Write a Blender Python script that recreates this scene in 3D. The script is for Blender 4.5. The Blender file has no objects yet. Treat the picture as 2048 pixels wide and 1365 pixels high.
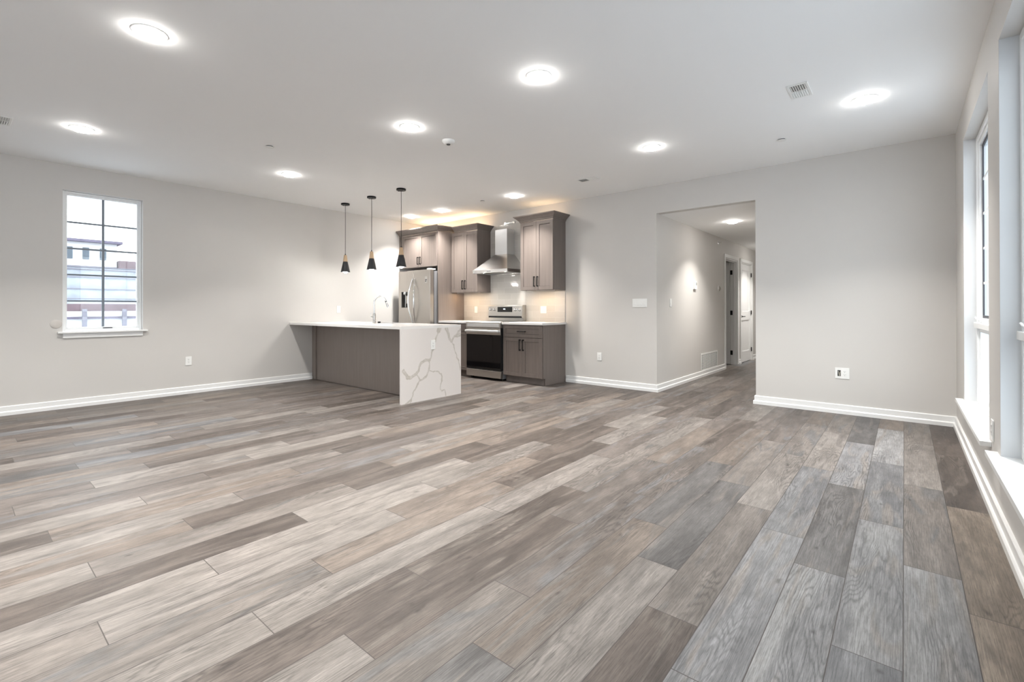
import bpy, bmesh, math, random
from mathutils import Vector, Matrix
random.seed(7)
C = bpy.context.scene.collection
PI = math.pi

# ---------------------------------------------------------------- camera
H_EYE = 1.145
cam_d = bpy.data.cameras.new('camera')
cam_d.sensor_fit = 'HORIZONTAL'
cam_d.sensor_width = 36.0
cam_d.lens = 16.5592
cam_d.shift_x = 0.0
cam_d.shift_y = -0.033257
cam_d.clip_start = 0.02
cam_d.clip_end = 300
cam = bpy.data.objects.new('camera', cam_d)
C.objects.link(cam)
cam.matrix_world = Matrix(((0.7683538, 0.0033393, 0.6400166, 0),
                           (0.6400233, -0.0015113, -0.768354, 0),
                           (-0.0015985, 0.9999933, -0.0032985, H_EYE),
                           (0, 0, 0, 1)))
bpy.context.scene.camera = cam

# ---------------------------------------------------------------- view, world, big lights
sc = bpy.context.scene
sc.view_settings.view_transform = 'Standard'
sc.view_settings.look = 'None'
sc.view_settings.gamma = 1.0
sc.view_settings.use_curve_mapping = False
sc.view_settings.exposure = 0.78
sc.cycles.use_denoising = True
sc.cycles.max_bounces = 10
sc.cycles.diffuse_bounces = 6
sc.cycles.glossy_bounces = 4
sc.cycles.transmission_bounces = 8
sc.cycles.caustics_reflective = False
sc.cycles.caustics_refractive = False
sc.cycles.sample_clamp_indirect = 6.0

SKY_STRENGTH = 2.7
world = bpy.data.worlds.new('overcast_sky')
sc.world = world
world.use_nodes = True
wn = world.node_tree.nodes; wl = world.node_tree.links
wn.clear()
wo = wn.new('ShaderNodeOutputWorld'); bg = wn.new('ShaderNodeBackground')
tc = wn.new('ShaderNodeTexCoord'); sx = wn.new('ShaderNodeSeparateXYZ'); cr = wn.new('ShaderNodeValToRGB')
wl.new(tc.outputs['Generated'], sx.inputs[0]); wl.new(sx.outputs['Z'], cr.inputs[0])
cr.color_ramp.elements[0].position = 0.0; cr.color_ramp.elements[0].color = (0.96, 0.98, 1.0, 1)
cr.color_ramp.elements[1].position = 1.0; cr.color_ramp.elements[1].color = (0.84, 0.91, 1.0, 1)
wl.new(cr.outputs[0], bg.inputs['Color']); bg.inputs['Strength'].default_value = SKY_STRENGTH
wl.new(bg.outputs[0], wo.inputs[0])

W_CAN = 17.0        # recessed ceiling lights (W)
W_PEND = 13.0       # pendant bulbs
W_UNDER = 1.7       # strips under the wall cabinets
W_OVER = 2.6        # strips on top of the wall cabinets
W_HOOD = 1.2
E_LENS = 46.0
E_BULB = 22.0
COL_CAN = (1.0, 0.965, 0.92)
COL_WARM = (1.0, 0.70, 0.42)

# ---------------------------------------------------------------- room measures
XL, XR, YB, YF, ZC = -7.451, 0.383, 6.209, -3.4, 2.822
T = 0.20
HX0, HX1, HZ, HY = -2.60, -1.37, 2.445, 13.2     # hall opening

# ---------------------------------------------------------------- helpers
def tag(o, label=None, cat=None, group=None, kind=None):
    if label: o['label'] = label
    if cat: o['category'] = cat
    if group: o['group'] = group
    if kind: o['kind'] = kind
    return o

def thing(name, label, cat, loc=(0, 0, 0), rz=0.0, group=None):
    o = bpy.data.objects.new(name, None)
    C.objects.link(o)
    o.location = loc; o.rotation_euler = (0, 0, rz)
    o.empty_display_size = 0.1
    return tag(o, label, cat, group)

def obj(name, bm, mat, parent=None, smooth=None, loc=None):
    me = bpy.data.meshes.new(name)
    bmesh.ops.recalc_face_normals(bm, faces=bm.faces)
    bm.to_mesh(me); bm.free()
    if mat is not None:
        for m in (mat if isinstance(mat, (list, tuple)) else [mat]):
            me.materials.append(m)
    if smooth:
        for p in me.polygons: p.use_smooth = True
        me.set_sharp_from_angle(angle=math.radians(smooth))
    o = bpy.data.objects.new(name, me)
    C.objects.link(o)
    if parent is not None: o.parent = parent
    if loc: o.location = loc
    return o

def struct(name, bm, mat, parent=None):
    o = obj(name, bm, mat, parent)
    if parent is None: o['kind'] = 'structure'
    return o

def sempty(name, loc=(0, 0, 0)):
    o = bpy.data.objects.new(name, None); C.objects.link(o); o.location = loc
    o['kind'] = 'structure'
    return o

def box(bm, x0, x1, y0, y1, z0, z1, bev=0.0, seg=2, mi=0):
    t = bmesh.new()
    vs = [t.verts.new((x, y, z)) for x in (x0, x1) for y in (y0, y1) for z in (z0, z1)]
    for f in ((0, 1, 3, 2), (4, 6, 7, 5), (0, 4, 5, 1), (2, 3, 7, 6), (0, 2, 6, 4), (1, 5, 7, 3)):
        t.faces.new([vs[i] for i in f])
    if bev > 0:
        bmesh.ops.bevel(t, geom=list(t.edges), offset=bev, segments=seg, profile=0.5, affect='EDGES')
    merge(bm, t, mi)
    return bm

def merge(bm, t, mi=0, mat4=None):
    mp = {}
    for v in t.verts:
        mp[v] = bm.verts.new((mat4 @ v.co) if mat4 else v.co)
    for f in t.faces:
        try:
            nf = bm.faces.new([mp[v] for v in f.verts]); nf.material_index = mi if mi else f.material_index
        except ValueError:
            pass
    t.free()

def B(*a, **k):
    return box(bmesh.new(), *a, **k)

def lathe(bm, prof, seg=32, cx=0, cy=0, mi=0, axis='z'):
    """prof: list of (radius, height)"""
    rings = []
    for r, z in prof:
        ring = []
        n = 1 if r < 1e-6 else seg
        for i in range(n):
            a = 2 * PI * i / seg
            x, y = r * math.cos(a), r * math.sin(a)
            if axis == 'z': co = (cx + x, cy + y, z)
            elif axis == 'y': co = (cx + x, z, cy + y)
            else: co = (z, cx + x, cy + y)
            ring.append(bm.verts.new(co))
        rings.append(ring)
    for a, b in zip(rings, rings[1:]):
        if len(a) == 1 and len(b) == 1: continue
        for i in range(seg):
            j = (i + 1) % seg
            if len(a) == 1: vs = [a[0], b[j], b[i]]
            elif len(b) == 1: vs = [a[i], a[j], b[0]]
            else: vs = [a[i], a[j], b[j], b[i]]
            f = bm.faces.new(vs); f.material_index = mi
    return bm

def tube(bm, pts, r, seg=12, cap=True, radii=None):
    pts = [Vector(p) for p in pts]
    rings = []
    up = Vector((0, 0, 1))
    prev = None
    for i, p in enumerate(pts):
        d = (pts[min(i + 1, len(pts) - 1)] - pts[max(i - 1, 0)]).normalized()
        if prev is None:
            a = d.cross(up)
            if a.length < 1e-3: a = d.cross(Vector((1, 0, 0)))
            a.normalize()
        else:
            a = (prev - d * prev.dot(d)).normalized()
        prev = a
        b = d.cross(a)
        rr = radii[i] if radii else r
        rings.append([bm.verts.new(p + (a * math.cos(2 * PI * k / seg) + b * math.sin(2 * PI * k / seg)) * rr) for k in range(seg)])
    for u, v in zip(rings, rings[1:]):
        for k in range(seg):
            bm.faces.new([u[k], u[(k + 1) % seg], v[(k + 1) % seg], v[k]])
    if cap:
        bm.faces.new(rings[0][::-1]); bm.faces.new(rings[-1])
    return bm

def sweep(bm, prof, path, closed=False):
    """mitred moulding: prof (out, z) list (closed polygon), path XY; 'out' goes to the right of travel"""
    P = [Vector(p) for p in path]; n = len(P)
    def nrm(a, b):
        d = (b - a).normalized(); return Vector((d.y, -d.x))
    rings = []
    for i in range(n):
        if closed: n1 = nrm(P[i - 1], P[i]); n2 = nrm(P[i], P[(i + 1) % n])
        else:
            n1 = nrm(P[i - 1], P[i]) if i > 0 else nrm(P[0], P[1])
            n2 = nrm(P[i], P[i + 1]) if i < n - 1 else n1
        m = (n1 + n2) / (1 + n1.dot(n2))
        rings.append([bm.verts.new((P[i].x + m.x * o, P[i].y + m.y * o, z)) for o, z in prof])
    k = len(prof)
    for i in range(n if closed else n - 1):
        a, b = rings[i], rings[(i + 1) % n]
        for j in range(k):
            bm.faces.new([a[j], a[(j + 1) % k], b[(j + 1) % k], b[j]])
    if not closed:
        bm.faces.new(rings[0]); bm.faces.new(rings[-1][::-1])
    return bm

def copy_tree(o, parent=None):
    c = o.copy(); C.objects.link(c)
    if parent is not None: c.parent = parent
    for ch in list(o.children):
        copy_tree(ch, c)
    return c

def wall_holes(bm, axis, a0, a1, t0, t1, z0, z1, holes):
    """wall slab along 'axis' (x or y) with rectangular holes [(b0,b1,c0,c1)]"""
    cuts = sorted({a0, a1, *[h[0] for h in holes], *[h[1] for h in holes]})
    for u, v in zip(cuts, cuts[1:]):
        m = (u + v) / 2
        zs = [(z0, z1)]
        for h in holes:
            if h[0] < m < h[1]:
                new = []
                for p, q in zs:
                    if h[2] > p: new.append((p, min(q, h[2])))
                    if h[3] < q: new.append((max(p, h[3]), q))
                zs = new
        for p, q in zs:
            if q - p < 1e-5: continue
            if axis == 'x': box(bm, u, v, t0, t1, p, q)
            else: box(bm, t0, t1, u, v, p, q)
    return bm

# ---------------------------------------------------------------- materials
def new_mat(name):
    m = bpy.data.materials.new(name); m.use_nodes = True
    nt = m.node_tree; p = nt.nodes['Principled BSDF']
    return m, nt, p

def mat(name, col, rough=0.5, metal=0.0, noise=0.0, nscale=40.0, bump=0.0, bscale=200.0, spec=0.5, stretch=None):
    m, nt, p = new_mat(name)
    p.inputs['Base Color'].default_value = (*col, 1)
    p.inputs['Roughness'].default_value = rough
    p.inputs['Metallic'].default_value = metal
    p.inputs['Specular IOR Level'].default_value = spec
    g = nt.nodes.new('ShaderNodeNewGeometry')
    mp = nt.nodes.new('ShaderNodeMapping')
    nt.links.new(g.outputs['Position'], mp.inputs['Vector'])
    if stretch: mp.inputs['Scale'].default_value = stretch
    nz = nt.nodes.new('ShaderNodeTexNoise'); nz.inputs['Scale'].default_value = nscale
    nz.inputs['Detail'].default_value = 4
    nt.links.new(mp.outputs[0], nz.inputs['Vector'])
    if noise > 0:
        mx = nt.nodes.new('ShaderNodeMix'); mx.data_type = 'RGBA'
        mx.inputs['A'].default_value = (*[c * (1 - noise) for c in col], 1)
        mx.inputs['B'].default_value = (*[min(1, c * (1 + noise)) for c in col], 1)
        nt.links.new(nz.outputs['Fac'], mx.inputs['Factor'])
        nt.links.new(mx.outputs['Result'], p.inputs['Base Color'])
    if bump > 0:
        n2 = nt.nodes.new('ShaderNodeTexNoise'); n2.inputs['Scale'].default_value = bscale
        nt.links.new(mp.outputs[0], n2.inputs['Vector'])
        b = nt.nodes.new('ShaderNodeBump'); b.inputs['Strength'].default_value = bump
        b.inputs['Distance'].default_value = 0.002
        nt.links.new(n2.outputs['Fac'], b.inputs['Height'])
        nt.links.new(b.outputs[0], p.inputs['Normal'])
    return m

def emit(name, col, s):
    m, nt, p = new_mat(name)
    p.inputs['Base Color'].default_value = (0.8, 0.8, 0.8, 1)
    p.inputs['Emission Color'].default_value = (*col, 1)
    p.inputs['Emission Strength'].default_value = s
    return m

M_WALL = mat('wall_paint', (0.615, 0.595, 0.57), 0.55, noise=0.02, nscale=3, bump=0.12, bscale=260, spec=0.3)
M_CEIL = mat('ceiling_paint', (0.93, 0.93, 0.925), 0.75, noise=0.01, nscale=2, bump=0.10, bscale=240, spec=0.2)
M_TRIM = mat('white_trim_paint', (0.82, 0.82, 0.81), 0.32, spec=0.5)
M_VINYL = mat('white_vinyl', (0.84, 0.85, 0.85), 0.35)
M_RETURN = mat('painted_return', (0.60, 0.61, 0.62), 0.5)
M_GREY_BAR = mat('grille_bar', (0.20, 0.23, 0.27), 0.4)
M_DARK = mat('dark_gasket', (0.045, 0.045, 0.055), 0.5)
M_PLASTIC = mat('white_plastic', (0.84, 0.84, 0.82), 0.35)
M_PLATE_BEIGE = mat('painted_plate', (0.60, 0.565, 0.53), 0.6)
M_SLOT = mat('slot_dark', (0.03, 0.03, 0.03), 0.6)
M_BLACK = mat('black_hardware', (0.006, 0.006, 0.006), 0.45, spec=0.3)
M_BLACK_GLOSS = mat('black_enamel', (0.008, 0.008, 0.009), 0.12)
M_CHROME = mat('chrome', (0.80, 0.80, 0.80), 0.10, 1.0)
M_NICKEL = mat('satin_nickel', (0.55, 0.53, 0.50), 0.3, 1.0)
M_GASKET_GREY = mat('grey_plastic', (0.20, 0.20, 0.21), 0.5)
M_SHADE = mat('pendant_enamel', (0.022, 0.023, 0.026), 0.30)
M_SHADE_IN = mat('pendant_enamel_inside', (0.75, 0.75, 0.73), 0.5)
M_CAB_BASE = None

def steel(name, col=(0.56, 0.545, 0.52), rough=0.30, axis='x'):
    m, nt, p = new_mat(name)
    p.inputs['Metallic'].default_value = 1.0
    g = nt.nodes.new('ShaderNodeNewGeometry'); mp = nt.nodes.new('ShaderNodeMapping')
    mp.inputs['Scale'].default_value = {'x': (2, 2, 260), 'z': (260, 260, 2)}[axis]
    nz = nt.nodes.new('ShaderNodeTexNoise'); nz.inputs['Scale'].default_value = 1.0; nz.inputs['Detail'].default_value = 3
    nt.links.new(g.outputs['Position'], mp.inputs[0]); nt.links.new(mp.outputs[0], nz.inputs['Vector'])
    mr = nt.nodes.new('ShaderNodeMapRange'); mr.inputs['To Min'].default_value = rough - 0.015; mr.inputs['To Max'].default_value = rough + 0.02
    nt.links.new(nz.outputs['Fac'], mr.inputs['Value']); nt.links.new(mr.outputs[0], p.inputs['Roughness'])
    p.inputs['Base Color'].default_value = (*col, 1)
    return m
M_STEEL = mat('range_stainless', (0.56, 0.545, 0.52), 0.28, 1.0, noise=0.03, nscale=2.0, stretch=(1, 1, 30))
M_STEEL_FR = steel('fridge_stainless', (0.50, 0.475, 0.445), 0.34, 'x')
M_STEEL_HD = steel('hood_stainless', (0.60, 0.59, 0.58), 0.24)
M_STEEL_CH = steel('chimney_stainless', (0.78, 0.79, 0.80), 0.38, 'z')

def wood_cab(name, c1, c2, rough=0.42):
    """taupe stained maple with soft vertical grain"""
    m, nt, p = new_mat(name)
    g = nt.nodes.new('ShaderNodeNewGeometry'); mp = nt.nodes.new('ShaderNodeMapping')
    mp.inputs['Scale'].default_value = (26, 26, 1.6)
    nz = nt.nodes.new('ShaderNodeTexNoise'); nz.inputs['Scale'].default_value = 1; nz.inputs['Detail'].default_value = 6; nz.inputs['Roughness'].default_value = 0.62
    nt.links.new(g.outputs['Position'], mp.inputs[0]); nt.links.new(mp.outputs[0], nz.inputs['Vector'])
    cr = nt.nodes.new('ShaderNodeValToRGB')
    cr.color_ramp.elements[0].position = 0.28; cr.color_ramp.elements[0].color = (*c1, 1)
    cr.color_ramp.elements[1].position = 0.72; cr.color_ramp.elements[1].color = (*c2, 1)
    nt.links.new(nz.outputs['Fac'], cr.inputs[0]); nt.links.new(cr.outputs[0], p.inputs['Base Color'])
    p.inputs['Roughness'].default_value = rough
    return m
M_CAB = wood_cab('taupe_cabinet', (0.156, 0.129, 0.114), (0.194, 0.162, 0.145))
M_CAB_SIDE = wood_cab('taupe_cabinet_side', (0.155, 0.128, 0.114), (0.185, 0.155, 0.139), 0.45)
M_CAB_DARK = mat('cabinet_recess', (0.05, 0.04, 0.036), 0.6)
M_OAK = wood_cab('pale_oak', (0.52, 0.36, 0.22), (0.66, 0.48, 0.31), 0.5)

def quartz():
    m, nt, p = new_mat('calacatta_quartz')
    g = nt.nodes.new('ShaderNodeNewGeometry')
    nz = nt.nodes.new('ShaderNodeTexNoise'); nz.inputs['Scale'].default_value = 2.2; nz.inputs['Detail'].default_value = 5
    nt.links.new(g.outputs['Position'], nz.inputs['Vector'])
    cr = nt.nodes.new('ShaderNodeValToRGB')
    cr.color_ramp.elements[0].position = 0.3; cr.color_ramp.elements[0].color = (0.72, 0.70, 0.68, 1)
    cr.color_ramp.elements[1].position = 0.6; cr.color_ramp.elements[1].color = (0.80, 0.785, 0.77, 1)
    nt.links.new(nz.outputs['Fac'], cr.inputs[0]); nt.links.new(cr.outputs[0], p.inputs['Base Color'])
    p.inputs['Roughness'].default_value = 0.16
    return m
M_QUARTZ = quartz()

def quartz_veined():
    """the waterfall slab: veins laid out as distance to drawn segments, in metres (y along the slab, z up)"""
    m, nt, p = new_mat('veined_quartz')
    N = nt.nodes; L = nt.links
    g = N.new('ShaderNodeNewGeometry')
    n1 = N.new('ShaderNodeTexNoise'); n1.inputs['Scale'].default_value = 14; n1.inputs['Detail'].default_value = 3
    L.new(g.outputs['Position'], n1.inputs['Vector'])
    sub = N.new('ShaderNodeVectorMath'); sub.operation = 'SUBTRACT'; L.new(n1.outputs['Color'], sub.inputs[0]); sub.inputs[1].default_value = (.5, .5, .5)
    scl = N.new('ShaderNodeVectorMath'); scl.operation = 'SCALE'; L.new(sub.outputs[0], scl.inputs[0]); scl.inputs['Scale'].default_value = 0.05
    add = N.new('ShaderNodeVectorMath'); add.operation = 'ADD'; L.new(g.outputs['Position'], add.inputs[0]); L.new(scl.outputs[0], add.inputs[1])
    sep = N.new('ShaderNodeSeparateXYZ'); L.new(add.outputs[0], sep.inputs[0])
    comb = N.new('ShaderNodeCombineXYZ'); L.new(sep.outputs['Y'], comb.inputs['X']); L.new(sep.outputs['Z'], comb.inputs['Y'])
    P = comb.outputs[0]
    Y0, S = 3.46, 0.98
    # polylines in slab fractions (s along, t up), half-width at each stretch
    V = [([(0.63, 1.0), (0.60, 0.93)], .026), ([(0.60, .93), (.575, .87), (.535, .80), (.505, .70), (.475, .60), (.445, .53)], .010),
         ([(.445, .53), (.38, .545), (.30, .50), (.255, .40), (.225, .365)], .016),
         ([(.445, .53), (.435, .45), (.435, .395), (.40, .33), (.33, .285), (.285, .28), (.235, .36)], .009),
         ([(.225, .365), (.15, .335), (.10, .335), (.055, .40), (.03, .43)], .019),
         ([(.285, .28), (.23, .20), (.175, .12), (.15, .04), (.13, .0)], .008),
         ([(.15, .05), (.07, .005)], .008),
         ([(.435, .395), (.50, .375), (.585, .37), (.64, .33), (.655, .26), (.64, .19), (.625, .12), (.645, .09), (.70, .09), (.73, .02)], .0065),
         ([(.72, 1.0), (.745, .93), (.775, .87), (.79, .80), (.83, .765)], .020),
         ([(.83, .765), (.865, .70), (.895, .60), (.945, .50), (.975, .43), (.985, .34)], .0075),
         ([(.83, .765), (.865, .82), (.925, .86), (.985, .93)], .012), ([(.93, .85), (.975, .855)], .026)]
    best = None
    def math_(op, a, b=None):
        n = N.new('ShaderNodeMath'); n.operation = op
        for i, v in enumerate((a, b)):
            if v is None: continue
            if hasattr(v, 'default_value') or isinstance(v, bpy.types.NodeSocket): L.new(v, n.inputs[i])
            else: n.inputs[i].default_value = v
        return n.outputs[0]
    for pts, w in V:
        Q = [(Y0 + s * S, t * 0.93) for s, t in pts]
        for (ax, ay), (bx, by) in zip(Q, Q[1:]):
            dx, dy = bx - ax, by - ay; l2 = dx * dx + dy * dy
            s1 = N.new('ShaderNodeVectorMath'); s1.operation = 'SUBTRACT'; L.new(P, s1.inputs[0]); s1.inputs[1].default_value = (ax, ay, 0)
            d1 = N.new('ShaderNodeVectorMath'); d1.operation = 'DOT_PRODUCT'; L.new(s1.outputs[0], d1.inputs[0]); d1.inputs[1].default_value = (dx / l2, dy / l2, 0)
            cl = N.new('ShaderNodeClamp'); L.new(d1.outputs['Value'], cl.inputs[0])
            sc_ = N.new('ShaderNodeVectorMath'); sc_.operation = 'SCALE'; sc_.inputs[0].default_value = (dx, dy, 0); L.new(cl.outputs[0], sc_.inputs['Scale'])
            ds = N.new('ShaderNodeVectorMath'); ds.operation = 'DISTANCE'; L.new(s1.outputs[0], ds.inputs[0]); L.new(sc_.outputs[0], ds.inputs[1])
            q = math_('DIVIDE', ds.outputs['Value'], w)
            best = q if best is None else math_('MINIMUM', best, q)
    cr = N.new('ShaderNodeValToRGB')
    e = cr.color_ramp.elements
    e[0].position = 0.0; e[0].color = (.62, .62, .62, 1)
    e[1].position = 1.0; e[1].color = (0, 0, 0, 1)
    e2 = e.new(0.62); e2.color = (0.85, 0.85, 0.85, 1)
    L.new(math_('MULTIPLY', best, 0.72), cr.inputs[0])
    nb = N.new('ShaderNodeTexNoise'); nb.inputs['Scale'].default_value = 26; nb.inputs['Detail'].default_value = 4
    L.new(g.outputs['Position'], nb.inputs['Vector'])
    mr = N.new('ShaderNodeMapRange'); mr.inputs['From Min'].default_value = .3; mr.inputs['From Max'].default_value = .6
    mr.inputs['To Min'].default_value = .45; mr.inputs['To Max'].default_value = 1.0
    L.new(nb.outputs['Fac'], mr.inputs['Value'])
    fac = math_('MULTIPLY', cr.outputs[0], mr.outputs[0])
    mx = N.new('ShaderNodeMix'); mx.data_type = 'RGBA'
    mx.inputs['A'].default_value = (0.72, 0.68, 0.655, 1); mx.inputs['B'].default_value = (0.44, 0.405, 0.35, 1)
    L.new(fac, mx.inputs['Factor']); L.new(mx.outputs['Result'], p.inputs['Base Color'])
    p.inputs['Roughness'].default_value = 0.18
    return m
M_QUARTZ_V = quartz_veined()

def tile_mat():
    m, nt, p = new_mat('gloss_wall_tile')
    N = nt.nodes; L = nt.links
    g = N.new('ShaderNodeNewGeometry'); sep = N.new('ShaderNodeSeparateXYZ'); L.new(g.outputs['Position'], sep.inputs[0])
    cb = N.new('ShaderNodeCombineXYZ'); L.new(sep.outputs['X'], cb.inputs['X']); L.new(sep.outputs['Z'], cb.inputs['Y'])
    br = N.new('ShaderNodeTexBrick'); br.inputs['Scale'].default_value = 1.0
    br.inputs['Brick Width'].default_value = 0.305; br.inputs['Row Height'].default_value = 0.1
    br.inputs['Mortar Size'].default_value = 0.0018; br.inputs['Mortar Smooth'].default_value = 0.2
    br.inputs['Color1'].default_value = (0.50, 0.48, 0.45, 1); br.inputs['Color2'].default_value = (0.56, 0.54, 0.51, 1)
    br.inputs['Mortar'].default_value = (0.66, 0.65, 0.62, 1)
    L.new(cb.outputs[0], br.inputs['Vector']); L.new(br.outputs['Color'], p.inputs['Base Color'])
    p.inputs['Roughness'].default_value = 0.09
    nz = N.new('ShaderNodeTexNoise'); nz.inputs['Scale'].default_value = 7; L.new(g.outputs['Position'], nz.inputs['Vector'])
    b = N.new('ShaderNodeBump'); b.inputs['Strength'].default_value = .12; b.inputs['Distance'].default_value = .01
    L.new(nz.outputs['Fac'], b.inputs['Height'])
    b2 = N.new('ShaderNodeBump'); b2.inputs['Strength'].default_value = .6; b2.inputs['Distance'].default_value = .0015; b2.invert = True
    L.new(br.outputs['Fac'], b2.inputs['Height']); L.new(b.outputs[0], b2.inputs['Normal']); L.new(b2.outputs[0], p.inputs['Normal'])
    return m
M_TILE = tile_mat()

def glass_mat():
    m, nt, p = new_mat('window_glass')
    N = nt.nodes; L = nt.links
    tr = N.new('ShaderNodeBsdfTransparent'); tr.inputs[0].default_value = (0.93, 0.96, 0.97, 1)
    gl = N.new('ShaderNodeBsdfGlossy'); gl.inputs['Roughness'].default_value = 0.02
    fr = N.new('ShaderNodeLayerWeight'); fr.inputs['Blend'].default_value = 0.5
    pw = N.new('ShaderNodeMath'); pw.operation = 'POWER'; L.new(fr.outputs['Facing'], pw.inputs[0]); pw.inputs[1].default_value = 5.0
    ma = N.new('ShaderNodeMath'); ma.operation = 'MULTIPLY_ADD'; L.new(pw.outputs[0], ma.inputs[0]); ma.inputs[1].default_value = .30; ma.inputs[2].default_value = .03
    mx = N.new('ShaderNodeMixShader'); L.new(ma.outputs[0], mx.inputs[0]); L.new(tr.outputs[0], mx.inputs[1]); L.new(gl.outputs[0], mx.inputs[2])
    L.new(mx.outputs[0], N['Material Output'].inputs['Surface'])
    N.remove(p)
    return m
M_GLASS = glass_mat()

def floor_mat():
    m, nt, p = new_mat('vinyl_plank')
    N = nt.nodes; L = nt.links
    uv = N.new('ShaderNodeUVMap'); uv.uv_map = 'plank'          # u = metres across, v = metres along, per-plank shifted
    uv2 = N.new('ShaderNodeUVMap'); uv2.uv_map = 'edge'         # metres from plank centre
    ca = N.new('ShaderNodeVertexColor'); ca.layer_name = 'stain_a'
    cb = N.new('ShaderNodeVertexColor'); cb.layer_name = 'stain_b'
    cc = N.new('ShaderNodeVertexColor'); cc.layer_name = 'stain_c'
    def mp(s, src=uv):
        n = N.new('ShaderNodeMapping'); n.inputs['Scale'].default_value = (*s, 1); L.new(src.outputs[0], n.inputs[0]); return n.outputs[0]
    def noise(vec, scale=1, detail=4, rough=.55, dist=0):
        n = N.new('ShaderNodeTexNoise'); n.noise_dimensions = '2D'
        n.inputs['Scale'].default_value = scale; n.inputs['Detail'].default_value = detail
        n.inputs['Roughness'].default_value = rough; n.inputs['Distortion'].default_value = dist
        L.new(vec, n.inputs['Vector']); return n.outputs['Fac']
    def mr(v, a, b, c=0., d=1.):
        n = N.new('ShaderNodeMapRange'); L.new(v, n.inputs['Value'])
        for k, x in zip(('From Min', 'From Max', 'To Min', 'To Max'), (a, b, c, d)): n.inputs[k].default_value = x
        return n.outputs[0]
    def mth(op, a, b=None, c=None):
        n = N.new('ShaderNodeMath'); n.operation = op
        for i, v in enumerate((a, b, c)):
            if v is None: continue
            if isinstance(v, (int, float)): n.inputs[i].default_value = v
            else: L.new(v, n.inputs[i])
        return n.outputs[0]
    def mix(f, a, b, mode='MIX'):
        n = N.new('ShaderNodeMix'); n.data_type = 'RGBA'; n.blend_type = mode
        L.new(f, n.inputs['Factor']) if not isinstance(f, float) else setattr(n.inputs['Factor'], 'default_value', f)
        for k, v in (('A', a), ('B', b)):
            if isinstance(v, tuple): n.inputs[k].default_value = v
            else: L.new(v, n.inputs[k])
        return n.outputs['Result']
    broad = mr(noise(mp((7, 0.9)), 1, 3, .5, .6), .41, .59)         # broad bands along the plank
    third = mr(noise(mp((9, 1.3), uv), 1, 2, .5, 1.2), .56, .72)
    col = mix(broad, ca.outputs[0], cb.outputs[0])
    col = mix(third, col, cc.outputs[0])
    # cathedral rings
    warp = noise(mp((4.5, 0.55)), 1, 3, .5)
    sepn = N.new('ShaderNodeSeparateXYZ'); L.new(uv.outputs[0], sepn.inputs[0])
    wob = noise(mp((110, 14)), 1, 4, .65)
    ph = mth('ADD', mth('MULTIPLY', warp, 190.0), mth('ADD', mth('MULTIPLY', sepn.outputs['X'], 240.0), mth('MULTIPLY', wob, 5.0)))
    ring = mr(mth('SINE', ph), -1, 1)
    ring = mth('POWER', ring, 3.0)
    ringmask = mr(noise(mp((3.5, 1.0)), 1, 2, .5, .3), .49, .62)
    ringv = mth('MULTIPLY', ring, ringmask)
    fine = mr(noise(mp((210, 6)), 1, 6, .78), .36, .64)               # fine pores
    pore = mr(noise(mp((420, 22)), 1, 2, .6), .60, .74)
    blot = mr(noise(mp((16, 5)), 1, 4, .6), .3, .7)
    f1 = mth('MULTIPLY_ADD', fine, 0.62, 0.69)
    f2 = mth('MULTIPLY_ADD', ringv, -0.38, 1.07)
    f3 = mth('MULTIPLY_ADD', pore, -0.34, 1.02)
    f4 = mth('MULTIPLY_ADD', blot, 0.34, 0.83)
    tot = mth('MULTIPLY', mth('MULTIPLY', f1, f2), mth('MULTIPLY', f3, f4))
    # knots
    vo = N.new('ShaderNodeTexVoronoi'); vo.voronoi_dimensions = '2D'; vo.inputs['Scale'].default_value = 1.0
    dn = N.new('ShaderNodeVectorMath'); dn.operation = 'ADD'
    L.new(mp((5.0, 1.9)), dn.inputs[0])
    nzc = N.new('ShaderNodeTexNoise'); nzc.inputs['Scale'].default_value = 14; L.new(uv.outputs[0], nzc.inputs['Vector'])
    sc2 = N.new('ShaderNodeVectorMath'); sc2.operation = 'SCALE'; sc2.inputs['Scale'].default_value = .16; L.new(nzc.outputs['Color'], sc2.inputs[0])
    L.new(sc2.outputs[0], dn.inputs[1]); L.new(dn.outputs[0], vo.inputs['Vector'])
    sepc = N.new('ShaderNodeSeparateColor'); L.new(vo.outputs['Color'], sepc.inputs[0])
    pick = mth('GREATER_THAN', sepc.outputs[0], 0.72)
    kn = mth('MULTIPLY', mr(vo.outputs['Distance'], .008, .055, 1, 0), pick)
    tot = mth('MULTIPLY', tot, mth('MULTIPLY_ADD', kn, -0.50, 1.0))
    vm = N.new('ShaderNodeVectorMath'); vm.operation = 'SCALE'; L.new(col, vm.inputs[0]); L.new(tot, vm.inputs['Scale'])
    # bevelled plank joints
    se = N.new('ShaderNodeSeparateXYZ'); L.new(uv2.outputs[0], se.inputs[0])
    ex = mth('MINIMUM', se.outputs['X'], se.outputs['Y'])          # distance (m) to the nearest joint
    joint = mr(ex, 0.0009, 0.0024, 1, 0)
    vm2 = mix(joint, vm.outputs[0], (0.055, 0.047, 0.043, 1))
    L.new(vm2, p.inputs['Base Color'])
    rg = mth('MULTIPLY_ADD', fine, 0.10, 0.42)
    L.new(rg, p.inputs['Roughness'])
    p.inputs['Specular IOR Level'].default_value = 0.34
    b = N.new('ShaderNodeBump'); b.inputs['Strength'].default_value = .25; b.inputs['Distance'].default_value = .0008
    L.new(mth('SUBTRACT', tot, mth('MULTIPLY', joint, 1.5)), b.inputs['Height']); L.new(b.outputs[0], p.inputs['Normal'])
    return m
M_FLOOR = floor_mat()

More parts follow.
